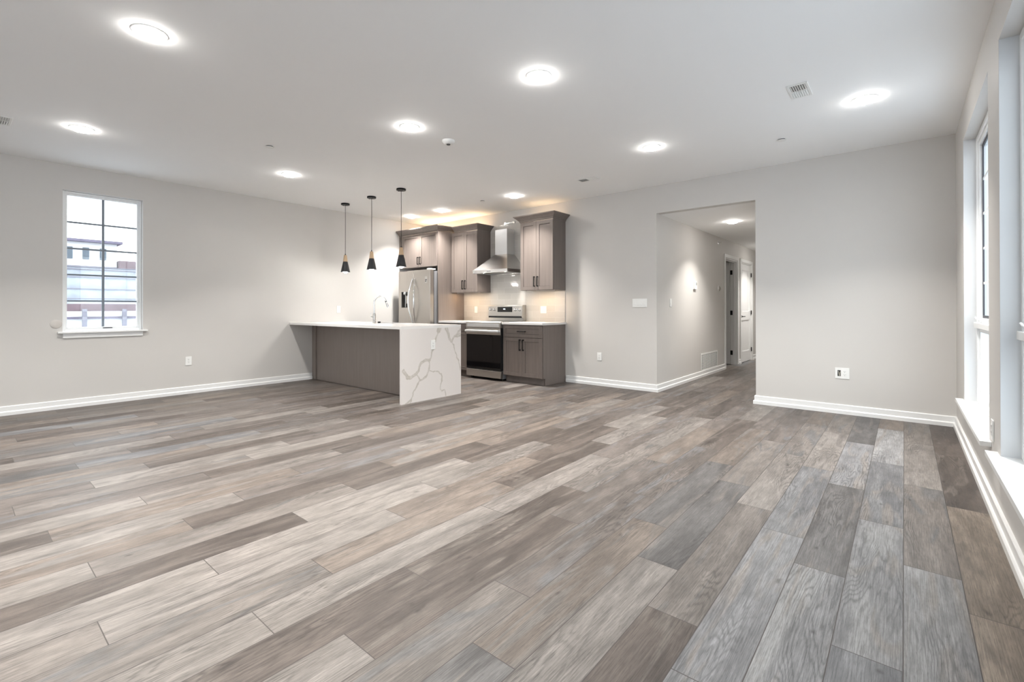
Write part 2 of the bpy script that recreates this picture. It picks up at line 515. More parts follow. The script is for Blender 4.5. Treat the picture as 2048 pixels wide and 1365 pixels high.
# ---------------------------------------------------------------- floor: every plank laid where the photo has it
PW, PL, PX0 = 0.189, 1.25, -0.007
JOINT = {-2: 2.45, -1: 2.73, 0: 1.925, 1: 2.44, 2: 1.475, 3: 1.727, 4: 2.046, 5: 1.155, 6: 1.479, 7: 0.897, 8: 1.297, 9: 0.74,
         10: 1.068, 11: 0.355, 12: 0.753, 13: 1.245, 14: 0.41, 15: 0.825, 16: 1.142, 17: 0.335, 18: 0.755, 19: 1.148, 20: 1.495,
         21: 0.61, 22: 0.937, 23: 1.395, 24: 0.61, 25: 0.948, 26: 1.29, 27: 0.325, 28: 0.69, 29: 1.022, 30: 0.10, 31: 0.393, 32: 0.776,
         33: 1.31, 34: 0.25, 35: 0.812, 36: 1.303, 37: 0.47, 38: 0.79, 39: 0.2}
# tones from the joint before JOINT upward: one letter per plank
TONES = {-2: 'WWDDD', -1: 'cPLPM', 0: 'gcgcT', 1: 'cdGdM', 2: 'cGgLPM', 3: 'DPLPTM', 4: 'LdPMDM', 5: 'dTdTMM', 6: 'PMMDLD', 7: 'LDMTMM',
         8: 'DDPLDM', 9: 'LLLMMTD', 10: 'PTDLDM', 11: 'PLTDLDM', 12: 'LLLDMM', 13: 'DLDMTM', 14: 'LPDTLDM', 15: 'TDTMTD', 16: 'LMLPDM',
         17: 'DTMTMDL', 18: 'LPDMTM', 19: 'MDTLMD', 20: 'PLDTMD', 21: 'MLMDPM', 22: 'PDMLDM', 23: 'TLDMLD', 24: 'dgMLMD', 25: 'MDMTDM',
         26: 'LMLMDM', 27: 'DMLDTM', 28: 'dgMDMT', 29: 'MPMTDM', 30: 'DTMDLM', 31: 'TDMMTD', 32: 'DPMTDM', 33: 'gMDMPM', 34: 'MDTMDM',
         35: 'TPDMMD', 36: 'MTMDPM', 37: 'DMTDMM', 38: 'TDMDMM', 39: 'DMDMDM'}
STAIN = {  # main, band, accent; the greys are lightened to paint in window daylight
    'L': ((.310, .280, .255), (.250, .224, .202), (.205, .184, .168)),
    'P': ((.262, .232, .208), (.200, .176, .158), (.188, .180, .175)),
    'T': ((.250, .208, .176), (.188, .155, .132), (.235, .215, .198)),
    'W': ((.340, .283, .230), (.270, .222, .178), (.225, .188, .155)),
    'M': ((.205, .176, .158), (.150, .128, .114), (.205, .200, .200)),
    'D': ((.158, .130, .113), (.104, .085, .074), (.205, .176, .154)),
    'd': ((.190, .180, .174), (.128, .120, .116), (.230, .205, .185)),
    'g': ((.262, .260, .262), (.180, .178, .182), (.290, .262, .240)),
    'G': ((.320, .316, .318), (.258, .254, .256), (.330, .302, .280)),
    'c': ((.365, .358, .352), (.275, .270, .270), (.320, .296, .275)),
}
def build_floor():
    bm = bmesh.new()
    u1 = bm.loops.layers.uv.new('plank'); u2 = bm.loops.layers.uv.new('edge')
    layers = [bm.loops.layers.float_color.new(n) for n in ('stain_a', 'stain_b', 'stain_c')]
    rnd = random.Random(11)
    def quad(x0, x1, y0, y1, px0, px1, py0, py1, cols, off):
        """a strip of one plank with the joint-distance kept as a bilinear uv"""
        # split the plank into strips so that min-distance interpolates exactly
        ex = 0.004
        xs = sorted({x0, x1, *[v for v in (px0 + ex, px1 - ex) if x0 < v < x1]})
        ys = sorted({y0, y1, *[v for v in (py0 + ex, py1 - ex) if y0 < v < y1]})
        for a, b in zip(xs, xs[1:]):
            for c, d in zip(ys, ys[1:]):
                vs = [bm.verts.new(q) for q in ((a, c, 0), (b, c, 0), (b, d, 0), (a, d, 0))]
                f = bm.faces.new(vs)
                for lp in f.loops:
                    X, Y = lp.vert.co.x, lp.vert.co.y
                    lp[u1].uv = (X - px0 + off[0], Y - py0 + off[1])
                    lp[u2].uv = (min(X - px0, px1 - X, .05), min(Y - py0, py1 - Y, .05))
                    for ly, cc in zip(layers, cols): lp[ly] = (*cc, 1)
    regions = [(XL, XR, YF, YB), (HX0, HX1, YB, HY), (-5.2, HX0, 8.6, HY)]
    for r in range(-3, 41):
        px1 = PX0 - PW * r; px0 = px1 - PW
        j = JOINT.get(r, rnd.uniform(0, PL)); tn = TONES.get(r, 'M')
        for k in range(-6, 14):
            py0 = j + PL * (k - 1); py1 = py0 + PL
            if py1 < YF or py0 > HY: continue
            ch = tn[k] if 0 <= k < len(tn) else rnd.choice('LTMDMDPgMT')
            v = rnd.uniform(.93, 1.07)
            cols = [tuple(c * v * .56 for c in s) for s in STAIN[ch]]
            off = (rnd.uniform(0, 50), rnd.uniform(0, 50))
            for rx0, rx1, ry0, ry1 in regions:
                x0, x1, y0, y1 = max(px0, rx0), min(px1, rx1), max(py0, ry0), min(py1, ry1)
                if x1 - x0 > 1e-4 and y1 - y0 > 1e-4:
                    quad(x0, x1, y0, y1, px0, px1, py0, py1, cols, off)
    # slab under the planks, so that the floor has its thickness
    box(bm, XL - T, XR + T, YF - T, YB + T, -0.12, -0.004)
    box(bm, HX0 - 2.8, HX1 + T, YB + T, HY + T, -0.12, -0.004)
    me = bpy.data.meshes.new('floor')
    bm.to_mesh(me); bm.free()
    me.materials.append(M_FLOOR)
    o = bpy.data.objects.new('floor', me); C.objects.link(o); o['kind'] = 'structure'
build_floor()

# ---------------------------------------------------------------- walls, ceiling
LW = (0.855, 1.60, 0.865, 2.53)        # left window hole y0,y1,z0,z1
RW = [(3.94, 5.45), (2.01, 3.52), (0.08, 1.59)]  # last opening is out of view, added to bring in daylight
RZ0, RZ1 = 0.345, 2.545
struct('wall_left', wall_holes(bmesh.new(), 'y', YF - T, YB + T, XL - T, XL, 0, ZC, [LW]), M_WALL)
struct('wall_right', wall_holes(bmesh.new(), 'y', YF - T, YB + T, XR, XR + T, 0, ZC, [(a, b, RZ0, RZ1) for a, b in RW]), M_WALL)
struct('wall_back', wall_holes(bmesh.new(), 'x', XL, XR, YB, YB + 0.12, 0, ZC, [(HX0, HX1, 0, HZ)]), M_WALL)
FW_ADDED = [(-5.7, -4.19), (-3.77, -2.26), (-1.84, -.33)]  # unseen window openings, added for daylight on ceiling and back wall
struct('wall_front', wall_holes(bmesh.new(), 'x', XL, XR, YF - T, YF, 0, ZC, [(a, b, RZ0, RZ1) for a, b in FW_ADDED]), M_WALL)
struct('ceiling', B(XL - T, XR + T, YF - T, YB + 0.12, ZC, ZC + 0.15), M_CEIL)
D1 = (9.42, 10.235); D2 = (10.52, 11.40); DZ = 2.10
struct('wall_hall_left', wall_holes(bmesh.new(), 'y', YB + 0.12, HY, HX0 - 0.12, HX0, 0, HZ,
                                    [(D1[0], D1[1], 0, DZ), (D2[0], D2[1], 0, DZ)]), M_WALL)
struct('wall_hall_right', B(HX1, HX1 + 0.12, YB + 0.12, HY, 0, HZ), M_WALL)
struct('wall_hall_end', B(HX0 - 2.7, HX1 + 0.12, HY, HY + 0.12, 0, HZ), M_WALL)
struct('ceiling_hall', B(HX0 - 2.7, HX1 + 0.12, YB + 0.12, HY + .12, HZ, HZ + 0.12), M_CEIL)
bm = bmesh.new()
box(bm, HX0 - 2.7, HX0 - 2.6, 8.5, HY, 0, HZ); box(bm, HX0 - 2.6, HX0 - .12, 8.5, 8.6, 0, HZ)
struct('wall_side_room', bm, M_WALL)

# ---------------------------------------------------------------- baseboards
BP = [(0, 0), (.026, 0), (.026, .036), (.020, .044), (.0145, .046), (.0145, .094), (.010, .100), (0, .100)]
struct('baseboard_left', sweep(bmesh.new(), BP, [(XL, 3.825), (XL, YF)][::-1]), M_TRIM)
struct('baseboard_back', sweep(bmesh.new(), BP, [(-4.062, YB), (HX0, YB), (HX0, D1[0] - .0725)]), M_TRIM)
struct('baseboard_back_right', sweep(bmesh.new(), BP, [(HX1, YB + .115), (HX1, YB), (XR, YB), (XR, YF), (XL + .03, YF)]), M_TRIM)
struct('baseboard_hall', sweep(bmesh.new(), BP, [(HX0, D1[1] + .0725), (HX0, D2[0] - .0725)]), M_TRIM)
struct('baseboard_hall_far', sweep(bmesh.new(), BP, [(HX0, D2[1] + .0725), (HX0, HY), (HX1, HY), (HX1, YB + .13)]), M_TRIM)

# ---------------------------------------------------------------- windows
def frame_rect(bm, axis_x, y0, y1, z0, z1, w, d0, d1, bev=.003):
    """picture-frame of four members in the plane x = const, d0..d1 the depth in x"""
    box(bm, d0, d1, y0, y0 + w, z0, z1, bev); box(bm, d0, d1, y1 - w, y1, z0, z1, bev)
    box(bm, d0, d1, y0 + w, y1 - w, z0, z0 + w, bev); box(bm, d0, d1, y0 + w, y1 - w, z1 - w, z1, bev)
    return bm

def left_window():
    y0, y1, z0, z1 = LW
    w = sempty('window_1', (XL, (y0 + y1) / 2, z0))
    oy, oz = -(y0 + y1) / 2, -z0
    a, b, c, d = y0 + oy + .001, y1 + oy - .001, z0 + oz + .022, z1 + oz - .001
    obj('window_frame', frame_rect(bmesh.new(), 0, a, b, c, d, .022, -.13, -.055), M_VINYL, w)
    obj('sash', frame_rect(bmesh.new(), 0, a + .022, b - .022, c + .022, d - .022, .024, -.12, -.075), M_VINYL, w)
    gy0, gy1, gz0, gz1 = a + .046, b - .046, c + .046, d - .046
    gl = obj('glass', B(-.101, -.097, gy0, gy1, gz0, gz1), M_GLASS, w)
    bm = bmesh.new()
    m = (gy0 + gy1) / 2
    box(bm, -.108, -.0905, m - .012, m + .012, gz0, gz1)
    for i in range(1, 5):
        z = gz0 + (gz1 - gz0) * i / 5
        box(bm, -.107, -.0915, gy0, m - .012, z - .010, z + .010); box(bm, -.107, -.0915, m + .012, gy1, z - .010, z + .010)
    obj('grille', bm, M_GREY_BAR, w)
    bm = bmesh.new(); box(bm, -.055, .048, a - .045, b + .045, 0, .020, .004); 
    obj('window_sill', bm, M_TRIM, w)
    obj('apron', B(.0005, .017, a, b, -.055, 0, .003), M_TRIM, w)
    bm = bmesh.new(); box(bm, -.074, -.066, m - .005, m + .085, c + .024, c + .034, .002)
    obj('crank_handle', bm, M_DARK, w)
    bm = bmesh.new(); box(bm, -.075, -.062, b - .040, b - .028, .36, .42, .003)
    obj('lock_lever', bm, M_VINYL, w)
left_window()

def right_window(i, ya, yb, front=False):
    w = sempty('window_%d' % i, ((ya + yb) / 2, YF, RZ0) if front else (XR, (ya + yb) / 2, RZ0))
    if front: w.rotation_euler = (0, 0, -PI / 2)
    h = (yb - ya) / 2; H = RZ1 - RZ0
    f0, f1 = .075, .165
    obj('window_frame', frame_rect(bmesh.new(), 0, -h + .001, h - .001, .026, H - .001, .045, f0, f1), M_VINYL, w)
    zt = 1.005 - RZ0
    obj('transom_rail', B(f0 - .022, f1, -h + .046, h - .046, zt - .022, zt + .022, .004), M_VINYL, w)
    # lower fixed light and upper casement
    for nm, za, zb in (('fixed_sash', .071, zt - .022), ('casement_sash', zt + .022, H - .046)):
        s = obj(nm, frame_rect(bmesh.new(), 0, -h + .046, h - .046, za, zb, .035, f0 + .014, f1 - .02), M_VINYL, w)
        obj('glass', B(f0 + .040, f0 + .044, -h + .081, h - .081, za + .035, zb - .035), M_GLASS, s)
        if nm == 'casement_sash':
            obj('gasket', frame_rect(bmesh.new(), 0, -h + .0805, h - .0805, za + .0345, zb - .0345, .022, f0 + .030, f0 + .0395, 0), M_DARK, s)
            bm = bmesh.new()
            n = 5
            for k in range(1, n):
                z = za + .035 + (zb - za - .07) * k / n
                box(bm, f0 + .032, f0 + .0395, -h + .09, h - .09, z - .009, z + .009)
            for yy in (-.24, .24):
                box(bm, f0 + .0322, f0 + .0393, yy - .009, yy + .009, za + .045, zb - .045)
            obj('grille', bm, M_VINYL, s)
    # crank
    bm = bmesh.new()
    box(bm, f0 + .000, f0 + .014, h - .20, h - .12, zt + .024, zt + .046, .004)
    tube(bm, [(f0 - .002, h - .16, zt + .04), (f0 - .012, h - .15, zt + .05), (f0 - .014, h - .11, zt + .062), (f0 - .012, h - .085, zt + .062)], .006, 8)
    obj('crank_handle', bm, M_VINYL, w)
    bm = bmesh.new()
    out = [(-.050, -h - .095), (-.050, h + .095), (-.0006, h + .095), (-.0006, h - .0008), (f0, h - .0008), (f0, -h + .0008), (-.0006, -h + .0008), (-.0006, -h - .095)]
    lo_ = [bm.verts.new((x, y, 0)) for x, y in out]; hi_ = [bm.verts.new((x, y, .026)) for x, y in out]
    bm.faces.new(hi_); bm.faces.new(lo_[::-1])
    for k in range(8): bm.faces.new([lo_[k], lo_[(k+1) % 8], hi_[(k+1) % 8], hi_[k]])
    obj('window_sill', bm, M_TRIM, w)
    # cased jambs: white painted returns
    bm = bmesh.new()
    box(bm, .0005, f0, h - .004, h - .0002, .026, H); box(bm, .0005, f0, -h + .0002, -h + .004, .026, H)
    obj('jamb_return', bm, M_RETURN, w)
    # sky portal: helps the renderer find the daylight through this opening
    ld = bpy.data.lights.new('window_portal', 'AREA'); ld.shape = 'RECTANGLE'; ld.size = H; ld.size_y = yb - ya
    ld.cycles.is_portal = True
    lo = bpy.data.objects.new('window_portal', ld); C.objects.link(lo); lo.parent = w
    lo.location = (.21, 0, H / 2); lo.rotation_euler = (0, PI / 2, 0)
for i, (a, b) in enumerate(RW): right_window(i + 2, a, b)
for i, (a, b) in enumerate(FW_ADDED): right_window(i + 2 + len(RW), a, b, True)  # added windows behind the camera, there for their daylight

# ---------------------------------------------------------------- hall doors
def hall_door(i, y0, y1, open_, z1=DZ):
    d = sempty('door_%d' % i, (HX0, y0, 0))
    L_ = y1 - y0
    cw = .07
    bm = bmesh.new()
    cp = dict(bev=.004)
    box(bm, .0005, .017, -cw, -.004, 0, z1 + cw, **cp); box(bm, .0005, .017, L_ + .004, L_ + cw, 0, z1 + cw, **cp)
    box(bm, .0005, .017, -.004, L_ + .004, z1 + .004, z1 + cw, **cp)
    obj('casing', bm, M_TRIM, d)
    bm = bmesh.new(); j = .018
    box(bm, -.1205, .0005, .0004, j, 0, z1 - .0004); box(bm, -.1205, .0005, L_ - j, L_ - .0004, 0, z1 - .0004)
    box(bm, -.1205, .0005, j, L_ - j, z1 - j, z1 - .0004)
    s0, s1 = ((-.075, -.040) if open_ else (-.080, -.045))
    box(bm, s0, s1, j, j + .012, 0, z1 - j); box(bm, s0, s1, L_ - j - .012, L_ - j, 0, z1 - j); box(bm, s0, s1, j, L_ - j, z1 - j - .012, z1 - j)
    obj('jamb', bm, M_TRIM, d)
    W = L_ - 2 * j - .006; HH = z1 - j - .014
    bm = bmesh.new(); t = .035
    # leaf built in its own plane: x = thickness, y along
    st = .115
    box(bm, 0, t, 0, st, 0, HH, .002); box(bm, 0, t, W - st, W, 0, HH, .002)
    for za, zb in ((0, .22), (.88, 1.06), (HH - .13, HH)):
        box(bm, 0, t, st, W - st, za, zb, .002)
    for za, zb in ((.22, .88), (1.06, HH - .13)):
        box(bm, .010, t - .010, st, W - st, za, zb)
        for (a, b, c, e) in ((st, st + .012, za, zb), (W - st - .012, W - st, za, zb), (st, W - st, za, za + .012), (st, W - st, zb - .012, zb)):
            box(bm, .004, t - .004, a, b, c, e, .002)
    leaf = obj('door_leaf', bm, M_TRIM, d)
    if open_:
        leaf.rotation_euler = (0, 0, PI / 2)   # +y -> -x : swung into the side room
        leaf.location = (-.124, L_ - j - .038, .010)
        for z in (.24, 1.05, 1.87):
            bm = bmesh.new()
            box(bm, -.118, -.080, L_ - j - .003, L_ - j - .0003, z - .045, z + .045)
            lathe(bm, [(0, z - .045), (.006, z - .045), (.006, z + .045), (0, z + .045)], 10, -.122, L_ - j - .002)
            obj('hinge', bm, M_BLACK, d)
        hy, hx = W - .06, t
    else:
        leaf.location = (-.044, j + .003, .010)
        for z in (.24, 1.05, 1.87):
            bm = bmesh.new()
            lathe(bm, [(0, z - .045), (.008, z - .045), (.008, z + .045), (0, z + .045)], 10, .004, L_ - j - .001)
            box(bm, -.012, .0025, L_ - j + .0003, L_ - j + .002, z - .045, z + .045)
            box(bm, -.0025, .0010, L_ - j - .022, L_ - j, z - .045, z + .045)
            obj('hinge', bm, M_BLACK, d)
        bm = bmesh.new()
        yy = j + .065
        lathe(bm, [(0, -.0085), (.026, -.0085), (.026, .000), (.012, .004), (.009, .03), (0, .03)], 20, yy, .97, axis='x')
        tube(bm, [(.028, yy - .004, .97), (.032, yy + .02, .97), (.032, yy + .12, .97)], .008, 10)
        obj('lever_handle', bm, M_BLACK, d)
hall_door(1, D1[0], D1[1], True)
hall_door(2, D2[0], D2[1], False)

# ---------------------------------------------------------------- recessed lights
def lamp(name, kind, energy, col, loc, parent=None, size=.1, spread=None, rot=(0, 0, 0), size_y=None):
    ld = bpy.data.lights.new(name, kind); ld.energy = energy; ld.color = col
    if kind == 'AREA':
        ld.shape = 'RECTANGLE' if size_y else 'DISK'; ld.size = size
        if size_y: ld.size_y = size_y
        if spread: ld.spread = spread
    elif kind == 'POINT': ld.shadow_soft_size = size
    elif kind == 'SPOT':
        ld.shadow_soft_size = size; ld.spot_size = spread; ld.spot_blend = .6
    o = bpy.data.objects.new(name, ld); C.objects.link(o)
    if parent is not None: o.parent = parent
    o.location = loc; o.rotation_euler = rot
    return o

M_LENS = emit('led_lens', (1.0, 0.97, 0.93), E_LENS)
def make_can():
    t = thing('recessed_light', 'x', 'ceiling light')
    obj('trim_ring', lathe(bmesh.new(), [(.092, -.0002), (.092, -.003), (.086, -.006), (.076, -.006), (.074, -.0008)], 40), M_PLASTIC, t, 40)
    obj('lens', lathe(bmesh.new(), [(.0745, -.001), (.0745, -.012), (.066, -.022), (.04, -.029), (0, -.031)], 40), M_LENS, t, 40)
    lamp('downlight', 'AREA', W_CAN, COL_CAN, (0, 0, -.034), t, .12, math.radians(104))
    return t
can0 = make_can()
CANS = [(-3.509, .785, ZC, 'recessed ceiling light largest in the picture, at upper left near the camera'),
        (-2.02, 2.73, ZC, 'recessed ceiling light at top centre, large and bright, ahead of the smoke detector'),
        (-3.50, 2.73, ZC, 'recessed ceiling light right beside the smoke detector'),
        (-5.855, .80, ZC, 'recessed ceiling light near the left edge, above the left wall window'),
        (-2.012, 4.69, ZC, 'recessed ceiling light in front of the hallway opening'),
        (-.24, 4.71, ZC, 'recessed ceiling light at right, beside the square air vent'),
        (-5.88, 2.73, ZC, 'recessed ceiling light to the left of the three pendants'),
        (-4.451, 5.40, ZC, 'recessed ceiling light above the range hood side of the kitchen'),
        (-6.05, 5.40, ZC, 'recessed ceiling light in front of the left wall cabinets, second from the kitchen corner'),
        (-6.874, 5.40, ZC, 'recessed ceiling light closest to the kitchen corner, behind the right pendant cord'),
        (-1.971, 7.524, HZ, 'recessed ceiling light inside the hallway, seen through the opening'),
        (-1.985, 10.9, HZ, 'recessed ceiling light deeper in the hallway, by the closed door'),
        (-5.86, -1.15, ZC, None), (-3.5, -1.15, ZC, None), (-2.01, -1.15, ZC, None), (-2.01, .785, ZC, None)]
for i, (x, y, z, lb) in enumerate(CANS):
    c = can0 if i == 0 else copy_tree(can0)
    c.location = (x, y, z)
    if z == HZ:                                  # the hallway fixtures are smaller wattage
        for ch in c.children:
            if ch.type == 'LIGHT':
                ch.data = ch.data.copy(); ch.data.energy = W_CAN * .72
    c['label'] = lb or 'recessed ceiling light behind the camera'
    c['group'] = 'recessed ceiling lights' if lb else 'recessed ceiling lights behind the camera'

# ---------------------------------------------------------------- ceiling fittings
def vent(x, y, rz, label, L_=.27, Wd=.14, split=True):
    t = thing('ceiling_vent', label, 'vent', (x, y, ZC), rz, 'ceiling air vents')
    bm = bmesh.new(); w = .018; z0, z1 = -.006, -.0003
    box(bm, -L_/2, L_/2, -Wd/2, -Wd/2 + w, z0, z1, .0015); box(bm, -L_/2, L_/2, Wd/2 - w, Wd/2, z0, z1, .0015)
    box(bm, -L_/2, -L_/2 + w, -Wd/2 + w, Wd/2 - w, z0, z1, .0015); box(bm, L_/2 - w, L_/2, -Wd/2 + w, Wd/2 - w, z0, z1, .0015)
    box(bm, -.006, .006, -Wd/2 + w, Wd/2 - w, z0, z1)
    obj('frame', bm, M_PLASTIC, t)
    obj('duct', B(-L_/2 + .01, L_/2 - .01, -Wd/2 + .01, Wd/2 - .01, -.0016, -.0004), M_SLOT, t)
    for side, ang in ((-1, .9), (1, -.9)):
        bm = bmesh.new()
        a = side * .006 if side > 0 else -L_/2 + w; b = L_/2 - w if side > 0 else -.006
        n = 7
        for k in range(n):
            yy = -Wd/2 + w + (Wd - 2*w) * (k + .5) / n
            tb = B(a, b, -.0065, .0065, -.0006, .0006)
            merge(bm, tb, 0, Matrix.Translation((0, yy, -.0052)) @ Matrix.Rotation(ang * .55, 4, 'X'))
        obj('louvre', bm, M_PLASTIC, t)
    return t
vent(-.615, 4.20, PI/2, 'square white air vent set in the ceiling at upper right')
vent(-3.145, 5.32, 0.0, 'narrow ceiling air vent between the right wall cabinet and the hallway light')
vent(-6.13, .30, 0.0, 'ceiling air vent cut off by the left edge of the picture')

t = thing('smoke_detector', 'small round white smoke detector with dark centre, in middle of the ceiling', 'smoke detector', (-3.487, 3.20, ZC))
obj('base', lathe(bmesh.new(), [(0, -.0003), (.062, -.0003), (.062, -.012), (.055, -.022), (.045, -.034), (.028, -.038), (0, -.038)], 36), M_PLASTIC, t, 40)
obj('sensor', lathe(bmesh.new(), [(0, -.0385), (.020, -.0385), (.018, -.044), (0, -.045)], 24), M_SLOT, t, 40)
SP = [(-5.025, 2.13, 'small round sprinkler cover on the ceiling, left of the pendants'),
      (-.932, 5.31, 'small round sprinkler cover on the ceiling at right, near the back wall'),
      (-5.038, 5.335, 'small round sprinkler cover on the ceiling in front of the range hood')]
s0 = None
for x, y, lb in SP:
    if s0 is None:
        s0 = thing('sprinkler_cover', lb, 'sprinkler', (x, y, ZC), 0, 'ceiling sprinkler covers')
        obj('cover_plate', lathe(bmesh.new(), [(0, -.008), (.040, -.008), (.042, -.010), (.040, -.012), (0, -.0125)], 28), M_PLASTIC, s0, 40)
        obj('cup', lathe(bmesh.new(), [(.032, -.0003), (.032, -.0078)], 24), M_SLOT, s0)
    else:
        c = copy_tree(s0); c.location = (x, y, ZC); c['label'] = lb

# ---------------------------------------------------------------- pendants
def make_pendant():
    t = thing('pendant_lamp', 'x', 'pendant lamp', (0, 0, 0), 0, 'pendant lamps over the island')
    zc = 0.0; zb = -(ZC - 1.728)             # shade bottom
    cn = obj('canopy', lathe(bmesh.new(), [(0, -.0003), (.064, -.0003), (.066, -.004), (.066, -.020), (.063, -.024), (0, -.024)], 36), M_BLACK, t, 40)
    for sx in (-.042, .042):
        obj('screw', lathe(bmesh.new(), [(0, -.0245), (.006, -.0245), (.006, -.032), (0, -.034)], 10, sx, -.012), M_BLACK, cn, 40)
    zt = zb + .272
    obj('cord', tube(bmesh.new(), [(0, 0, -.024), (.002, 0, -.25), (.001, 0, -.5), (-.001, 0, zt + .018)], .0035, 8), M_BLACK, t, 40)
    obj('cord_grip', lathe(bmesh.new(), [(0, zt + .022), (.006, zt + .022), (.008, zt), (0, zt)], 14), M_BLACK, t, 40)
    obj('wood_cap', lathe(bmesh.new(), [(0, zt), (.021, zt), (.023, zt - .003), (.0345, zt - .104), (0, zt - .104)], 32), M_OAK, t, 40)
    z2 = zt - .1045
    obj('shade', lathe(bmesh.new(), [(0, z2), (.0355, z2), (.0725, zb), (.0705, zb), (.0335, z2 - .003), (0, z2 - .003)], 40), M_SHADE, t, 40)
    obj('bulb', lathe(bmesh.new(), [(.0, zb + .088), (.013, zb + .086), (.014, zb + .062), (.030, zb + .030), (.034, zb + .012), (.030, zb - .004), (.018, zb - .014), (0, zb - .018)], 24), M_BULB, t, 40)
    lamp('bulb_light', 'POINT', W_PEND, (1.0, .97, .92), (0, 0, zb - .002), t, .034)
    return t
M_BULB = emit('bulb_glass', (1.0, .98, .95), E_BULB)
PX = [(-6.838, 'pendant lamp with dark cone shade, the left one over the island'),
      (-6.115, 'pendant lamp with dark cone shade, the middle one over the island'),
      (-5.400, 'pendant lamp with dark cone shade, the right one, in front of the fridge cabinet')]
p0 = make_pendant()
for i, (x, lb) in enumerate(PX):
    c = p0 if i == 0 else copy_tree(p0)
    c.location = (x, 4.065, ZC); c['label'] = lb

# ---------------------------------------------------------------- cabinet parts
def pull(name, parent, x, y, z, length, vertical=True):
    """bar pull; front faces -y; (x,y,z) = centre on the door face"""
    bm = bmesh.new(); r = .007
    if vertical:
        box(bm, x - r, x + r, y - .034, y - .024, z - length/2, z + length/2, .002)
        for s in (-1, 1):
            zz = z + s * (length/2 - .008)
            box(bm, x - r*1.1, x + r*1.1, y - .026, y, zz - .008, zz + .008, .0015)
    else:
        box(bm, x - length/2, x + length/2, y - .034, y - .024, z - r, z + r, .002)
        for s in (-1, 1):
            xx = x + s * (length/2 - .008)
            box(bm, xx - .008, xx + .008, y - .026, y, z - r*1.1, z + r*1.1, .0015)
    return obj(name, bm, M_BLACK, parent)

def shaker(parent, name, x0, x1, z0, z1, yf, th=.020, rail=.057, m=None):
    """shaker front: front face at y = yf, thickness towards +y"""
    bm = bmesh.new(); b = .0012
    box(bm, x0, x0 + rail, yf, yf + th, z0, z1, b); box(bm, x1 - rail, x1, yf, yf + th, z0, z1, b)
    box(bm, x0 + rail, x1 - rail, yf, yf + th, z0, z0 + rail, b); box(bm, x0 + rail, x1 - rail, yf, yf + th, z1 - rail, z1, b)
    gp = .0028
    box(bm, x0 + rail + gp, x1 - rail - gp, yf + .008, yf + th - .002, z0 + rail + gp, z1 - rail - gp)
    box(bm, x0 + rail - .001, x1 - rail + .001, yf + th - .0015, yf + th - .0003, z0 + rail - .001, z1 - rail + .001, mi=1)
    return obj(name, bm, [m or M_CAB, M_CAB_DARK], parent)

CROWN = [(0, 0), (.006, 0), (.008, .014), (.016, .018), (.018, .030), (.026, .034), (.052, .062), (.078, .082), (.082, .086), (.084, .100), (0, .100)]
def upper(name, label, x0, x1, z0, z1, yf, crown_path, deep, group=None, light=True):
    """wall cabinet; x0..x1, door face at yf, back at the wall"""
    t = thing(name, label, 'cabinet', ((x0 + x1)/2, YB, z0), 0, group)
    ox, oy, oz = -(x0 + x1)/2, -YB, -z0
    a, b = x0 + ox, x1 + ox; yb = yf + .021 + oy; H = z1 - z0
    bm = bmesh.new()
    box(bm, a, b, yb, -.0008, .0, H)
    box(bm, a + .003, b - .003, yb - .0006, yb - .0001, .003, H - .003, mi=1)
    body = obj('body', bm, [M_CAB_SIDE, M_CAB_DARK], t)
    g = .0025; mid = (a + b)/2
    for k, (u, v) in enumerate(((a + g, mid - g/2), (mid + g/2, b - g))):
        d = shaker(t, 'door', u, v, .004, H - .004, yf + oy)
        hx = v - .030 if k == 0 else u + .030
        pull('handle', d, hx, yf + oy, (.135 if H > .8 else .12), (.16 if H > .8 else .14) if H > .8 else .14)
    pts = [(px + ox, py + oy) for px, py in crown_path][::-1]
    bm = sweep(bmesh.new(), [(o, z + H - .0005) for o, z in CROWN], pts)
    obj('crown_moulding', bm, M_CAB, t)
    return t

UZ0, UZ1 = 1.430, 2.506
uR = upper('wall_cabinet', 'tall taupe wall cabinet to the right of the range hood', -4.709, -4.077, UZ0, UZ1, 5.862,
           [(-4.077, YB - .001), (-4.077, 5.862), (-4.709, 5.862), (-4.709, YB - .001)], .33, 'two-door wall cabinets')
uL = upper('wall_cabinet', 'tall taupe wall cabinet to the left of the range hood', -6.310, -5.662, UZ0, UZ1, 5.862,
           [(-5.662, YB - .001), (-5.662, 5.862), (-6.2255, 5.862)], .33, 'two-door wall cabinets')
uF = upper('wall_cabinet', 'short deep taupe cabinet above the refrigerator', -7.335, -6.358, 1.905, UZ1 + .012, 5.560,
           [(-6.336, YB - .001), (-6.336, 5.560), (-7.44, 5.560)], .6, 'two-door wall cabinets')
# filler between the wall and the fridge cabinet, and the tall side panel: parts that stand on their own
t = thing('fridge_side_panel', 'tall taupe panel standing to the right of the refrigerator', 'panel', (-6.346, YB, 0))
obj('panel', B(-.0105, .0105, -.640, -.001, 0, 2.517, .001), M_CAB, t)
t = thing('filler_strip', 'taupe filler strip between left wall and the cabinet above the refrigerator', 'filler', (-7.393, YB, 1.905))
obj('strip', B(-.057, .057, -.645, -.60, 0, .612), M_CAB, t)

